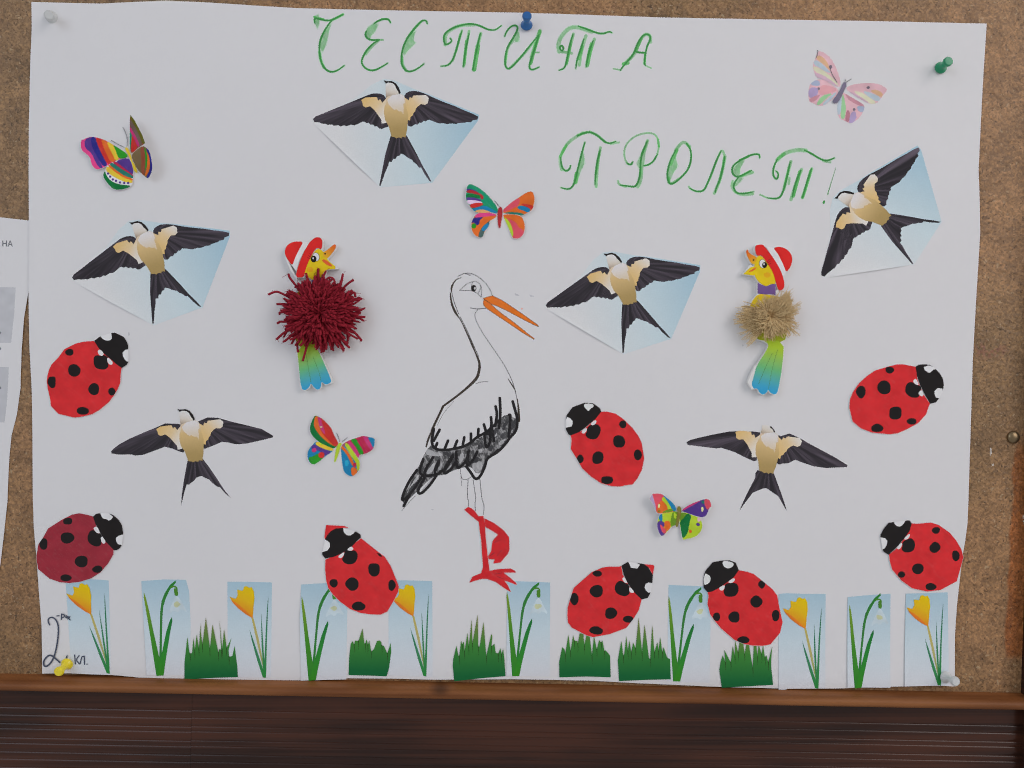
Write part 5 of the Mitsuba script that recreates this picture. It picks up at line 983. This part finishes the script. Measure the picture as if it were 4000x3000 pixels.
def pom_red(v, top):
    R = np.random.default_rng(11)
    specs = []
    c0 = v((622, 812))
    for i in range(880):
        az = R.uniform(0, 2 * np.pi)
        el = math.asin(R.uniform(0.0, 0.97))
        ln = v.l(332) * R.uniform(0.84, 1.06) * (1.0 + 0.05 * math.cos(2 * az))
        if el < 0.5 and R.random() < 0.22:
            ln *= R.uniform(1.05, 1.22)
        ca, sa = math.cos(az), math.sin(az)
        c = c0 + np.array([R.normal(0, 0.0026), R.normal(0, 0.0026)])
        hmax = 0.0175
        pts = []
        bend = R.normal(0, 0.12)
        for s in np.linspace(0.04, 1, 8):
            r_ = ln * s * math.cos(el * (0.75 + 0.25 * s)) ** 0.8
            hh = hmax * math.sin(el) * (1 - (1 - s) ** 2.2) * 1.0
            aa = az + bend * s * s
            droop = -0.0022 * s * s * (1 - math.sin(el))
            pts.append((c[0] + r_ * math.cos(aa), -(top + 0.0026 + hh + droop), c[1] + r_ * math.sin(aa)))
        k = np.array(pts)
        s_ = (D - top - 0.008) / D
        k[:, 0] *= s_; k[:, 2] *= s_
        rad = np.array([0.55, 0.75, 0.85, 0.9, 0.9, 0.9, 0.98, 0.95]) * 0.86e-3 * R.uniform(0.85, 1.12)
        specs.append((k, rad * R.uniform(0.88, 1.14, 8), i))
    # long stray ends and one loop, as they stick out of the ball
    for (x0, y0, x1, y1, x2, y2) in ((240, 610, 190, 595, 118, 628), (330, 470, 320, 440, 318, 425), (290, 720, 240, 722, 200, 722), (270, 800, 235, 800, 225, 825), (280, 900, 240, 890, 205, 912), (290, 990, 240, 1030, 200, 1068), (320, 1050, 290, 1080, 262, 1092),
                                     (860, 560, 900, 520, 955, 485), (940, 620, 960, 600, 975, 650), (960, 800, 1000, 850, 1055, 888), (940, 980, 985, 1020, 1035, 1082), (820, 1080, 830, 1120, 845, 1152), (730, 1080, 735, 1140, 738, 1172), (640, 1080, 650, 1150, 648, 1195), (500, 1120, 480, 1200, 458, 1280), (620, 540, 615, 470, 606, 385), (520, 520, 500, 460, 490, 420), (410, 1090, 400, 1150, 412, 1195), (890, 1000, 900, 1060, 895, 1100)):
        q = chaikin(np.array([c0 * 0.55 + 0.45 * v((x0, y0)), v((x0, y0)), v((x1, y1)), v((x2, y2))]), 2, closed=False)
        s_ = (D - top - 0.004) / D
        k = np.stack([q[:, 0] * s_, np.full(len(q), -(top + 0.0032)), q[:, 1] * s_], 1)
        specs.append((k, 0.88e-3, len(specs)))
    a = np.linspace(-0.3, math.pi + 0.35, 14)
    lp = v(np.stack([728 - 46 * np.cos(a), 520 - 58 * np.sin(a)], 1))
    s_ = (D - top - 0.006) / D
    specs.append((np.stack([lp[:, 0] * s_, np.full(len(lp), -(top + 0.006)), lp[:, 1] * s_], 1), 0.78e-3, len(specs)))
    return strands(fuzz(specs, 2200, R, 0.0022, 0.00014), 5)


def pom_beige(v, top):
    R = np.random.default_rng(23)
    specs = []
    c0 = v((470, 800))
    # clumps: (centre az range, length, share, height)
    clumps = [(-math.pi, math.pi, 205, 330, 0.012), (0.15, 1.15, 270, 150, 0.013), (2.65, 3.55, 300, 150, 0.0045), (3.5, 4.1, 300, 130, 0.003), (-0.6, 0.1, 300, 110, 0.004), (4.4, 5.3, 235, 110, 0.009), (1.2, 2.6, 110, 60, 0.012)]
    for a0, a1, ln0, cnt, hm in clumps:
        nt = max(5, cnt // 9)
        tufts = [(R.uniform(a0, a1), R.uniform(0.72, 1.08), R.uniform(0.1, 1.0)) for _ in range(nt)]
        for i in range(cnt):
            az0, lf, e = tufts[i % nt]
            az = az0 + R.normal(0, 0.06)
            ln = v.l(ln0 * 1.17) * lf * R.uniform(0.85, 1.05)
            c = c0 + R.normal(0, 0.0012, 2)
            tip = R.normal(0, 0.0010, 2)
            pts = []
            for s in np.linspace(0.03, 1, 7):
                r_ = ln * s * (1 - 0.35 * e * s)
                hh = hm * (0.25 + 0.75 * e) * (1 - (1 - s) ** 2)
                aa = az + 0.18 * math.sin(3 * az0) * s * s
                pts.append((c[0] * 1 + r_ * math.cos(aa) + tip[0] * s, -(top + 0.0008 + hh), c[1] + r_ * math.sin(aa) + tip[1] * s))
            k = np.array(pts)
            s_ = (D - top - 0.004) / D
            k[:, 0] *= s_; k[:, 2] *= s_
            specs.append((k, np.linspace(0.46e-3, 0.26e-3, 7), i))
    return strands(fuzz(specs, 1800, R, 0.0026, 0.00012), 5)


VA, VB = V(1000, 900, 2.513), V(2830, 930, 2.6325)
foam_bird('pompom_bird', VA, dict(
    crown=[(285, 190), (310, 142), (370, 110), (470, 110), (432, 180), (392, 260), (360, 350), (310, 285), (285, 235)], band=[(468, 110), (528, 120), (470, 210), (424, 300), (396, 398), (358, 348), (390, 260), (430, 180)],
    brim=[(525, 120), (555, 92), (590, 66), (635, 72), (654, 105), (646, 192), (610, 172), (585, 178), (550, 240), (510, 320), (482, 400), (472, 462), (388, 462), (410, 370), (450, 260), (490, 180)],
    face=[(600, 178), (640, 190), (665, 215), (700, 262), (700, 290), (806, 376), (690, 384), (660, 420), (635, 470), (560, 490), (530, 470), (470, 430), (490, 340), (540, 260)],
    upper=[(655, 218), (700, 195), (770, 133), (789, 148), (775, 190), (720, 260), (695, 278), (660, 262)], mouth=[(642, 286), (690, 288), (762, 356), (720, 352), (670, 322)],
    collar=[(545, 488), (640, 458), (655, 560), (555, 570)], torso=[(400, 540), (660, 540), (690, 800), (640, 1100), (590, 1165), (405, 1165), (370, 900)],
    tail=[(402, 1140), (592, 1140), (650, 1260), (738, 1465), (735, 1495), (685, 1518), (642, 1480), (638, 1540), (612, 1568), (570, 1545), (540, 1495), (520, 1545), (480, 1572), (442, 1550), (420, 1330)],
    foam=[[(285, 240), (395, 470), (340, 390), (300, 300)], [(650, 420), (690, 390), (660, 470), (640, 500)], [(640, 1290), (738, 1450), (740, 1500), (700, 1500)]],
    lines=[[(490, 1200), (520, 1380), (540, 1490)], [(560, 1240), (620, 1390), (640, 1480)]], cheek=(530, 385, 34, 26), eye=(590, 262, 33, 42), pupil=(568, 282, 28, 32), nostril=(680, 230),
    lash=[[(545, 270), (515, 245)], [(545, 282), (505, 270)], [(550, 258), (530, 228)]], wool='yarn', pomlabel='shaggy dark red wool pompom'),
    'bird in a red hat facing right with a big dark red wool pompom body', pom_red,
    dict(torso=((500, 540), (500, 1150)), tail=((480, 1180), (590, 1500)), beak=((780, 140), (680, 270))))
foam_bird('pompom_bird', VB, dict(
    crown=[(500, 103), (560, 88), (630, 108), (682, 160), (697, 220), (682, 290), (632, 358), (590, 262), (540, 160)], band=[(425, 88), (500, 103), (548, 165), (598, 265), (634, 355), (600, 398), (555, 300), (505, 220), (450, 130)],
    brim=[(313, 90), (330, 72), (390, 66), (412, 90), (482, 180), (542, 270), (592, 370), (618, 480), (600, 532), (552, 542), (530, 470), (498, 350), (440, 260), (378, 172), (335, 188), (315, 145)],
    face=[(372, 172), (440, 258), (500, 350), (532, 472), (480, 470), (430, 497), (390, 482), (340, 440), (308, 385), (300, 300), (325, 200)],
    upper=[(235, 113), (255, 160), (322, 190), (335, 212), (305, 275), (270, 257), (235, 190), (219, 140)], lower=[(268, 300), (348, 288), (302, 386), (193, 371)], mouth=[(228, 357), (338, 288), (302, 337)],
    collar=[(340, 458), (380, 480), (430, 497), (490, 472), (527, 475), (525, 587), (470, 575), (430, 581), (380, 575), (340, 570)],
    torso=[(345, 573), (430, 580), (480, 588), (640, 620), (657, 800), (642, 960), (620, 1070), (450, 1062), (330, 1042), (278, 960), (275, 920), (320, 860), (248, 740), (280, 650)],
    tail=[(395, 1055), (612, 1055), (597, 1300), (552, 1570), (522, 1612), (470, 1592), (450, 1555), (440, 1580), (400, 1612), (360, 1592), (340, 1545), (300, 1552), (278, 1500), (300, 1430), (330, 1310), (430, 1160), (458, 1090)],
    foam=[[(205, 358), (270, 272), (300, 300)], [(520, 560), (550, 520), (560, 580), (520, 600)], [(250, 720), (350, 570), (300, 640)], [(285, 1555), (243, 1485), (268, 1415), (320, 1310), (330, 1400)]],
    lines=[[(545, 1150), (500, 1300), (450, 1550)], [(490, 1185), (420, 1330), (350, 1500)]], cheek=(438, 380, 36, 27), eye=(390, 265, 33, 45), pupil=(410, 278, 25, 30), nostril=(298, 226),
    lash=[[(430, 262), (475, 235)], [(432, 275), (480, 262)], [(428, 250), (460, 220)]], wool='wool', pomlabel='fluffy beige wool pompom'),
    'bird in a red hat and violet collar facing left with a fluffy beige pompom', pom_beige,
    dict(torso=((420, 560), (520, 1050)), tail=((540, 1150), (440, 1560)), beak=((235, 120), (310, 260))))

# ------------------------------------------------------------------ pins and the brass tack
def lathe(profile, sides=40):
    return trimesh.creation.revolve(np.asarray(profile, float), sections=sides)


def pin(lab, base, head, mat, ln=0.0122):
    """A push pin: flange on the paper, waist and head; base and head are where their centres stand on the board, in board millimetres seen square on."""
    c = thing('push_pin', lab, 'push pin', None)
    prof = [(0.0, 0.0), (0.0039, 0.0), (0.0043, 0.0004), (0.0043, 0.0011), (0.0038, 0.0019), (0.0028, 0.0030), (0.0024, 0.0046), (0.0023, 0.0062), (0.0026, 0.0080), (0.0032, 0.0092), (0.00345, 0.0102), (0.00335, 0.0114), (0.0028, 0.0121), (0.0, 0.0123)]
    m = lathe(prof)
    b = NAT(base)
    hb = float(wave(b[0], b[1])) + 0.0007
    h = NAT(head) * (D - ln) / D
    d = np.array([h[0] - b[0] * (D - hb) / D, -ln, h[1] - b[1] * (D - hb) / D])
    d = d / np.linalg.norm(d)
    R = trimesh.geometry.align_vectors([0, 0, 1], d)
    m.apply_transform(R)
    m.apply_translation((b[0] * (D - hb) / D, -hb, b[1] * (D - hb) / D))
    put(c, 'handle', m, mat, smooth=40)
    nd = trimesh.creation.cylinder(radius=0.0005, segment=[[0, 0, -0.009], [0, 0, 0.001]])
    nd.apply_transform(R)
    nd.apply_translation((b[0] * (D - hb) / D, -hb, b[1] * (D - hb) / D))
    put(c, 'needle', nd, 'steel')


pin('blue push pin at the middle of the top edge of the poster', (2057, 100), (2058, 66), 'plastic_blue')
pin('green push pin near the upper right corner of the poster', (3673, 266), (3701, 242), 'plastic_green')
pin('yellow push pin at the lower left corner beside the handwriting', (264, 2592), (236, 2621), 'plastic_yellow')
pin('clear whitish push pin at the lower right corner of the poster', (3692, 2644), (3724, 2655), 'plastic_clear')
pin('clear whitish push pin at the upper left corner of the poster', (201, 66), (196, 63), 'plastic_clear')
tk = thing('tack', 'round brass tack head in the bare board at the right edge', 'tack')
m = trimesh.creation.icosphere(subdivisions=3, radius=0.0047)
m.apply_scale((1, 0.55, 1))
o = NAT((3957, 1708))
m.apply_translation((o[0], -0.0004, o[1]))
put(tk, 'head', m, 'brass', smooth=True)
nd = trimesh.creation.cylinder(radius=0.0006, segment=[[o[0], 0.008, o[1]], [o[0], -0.001, o[1]]])
put(tk, 'shank', nd, 'steel')
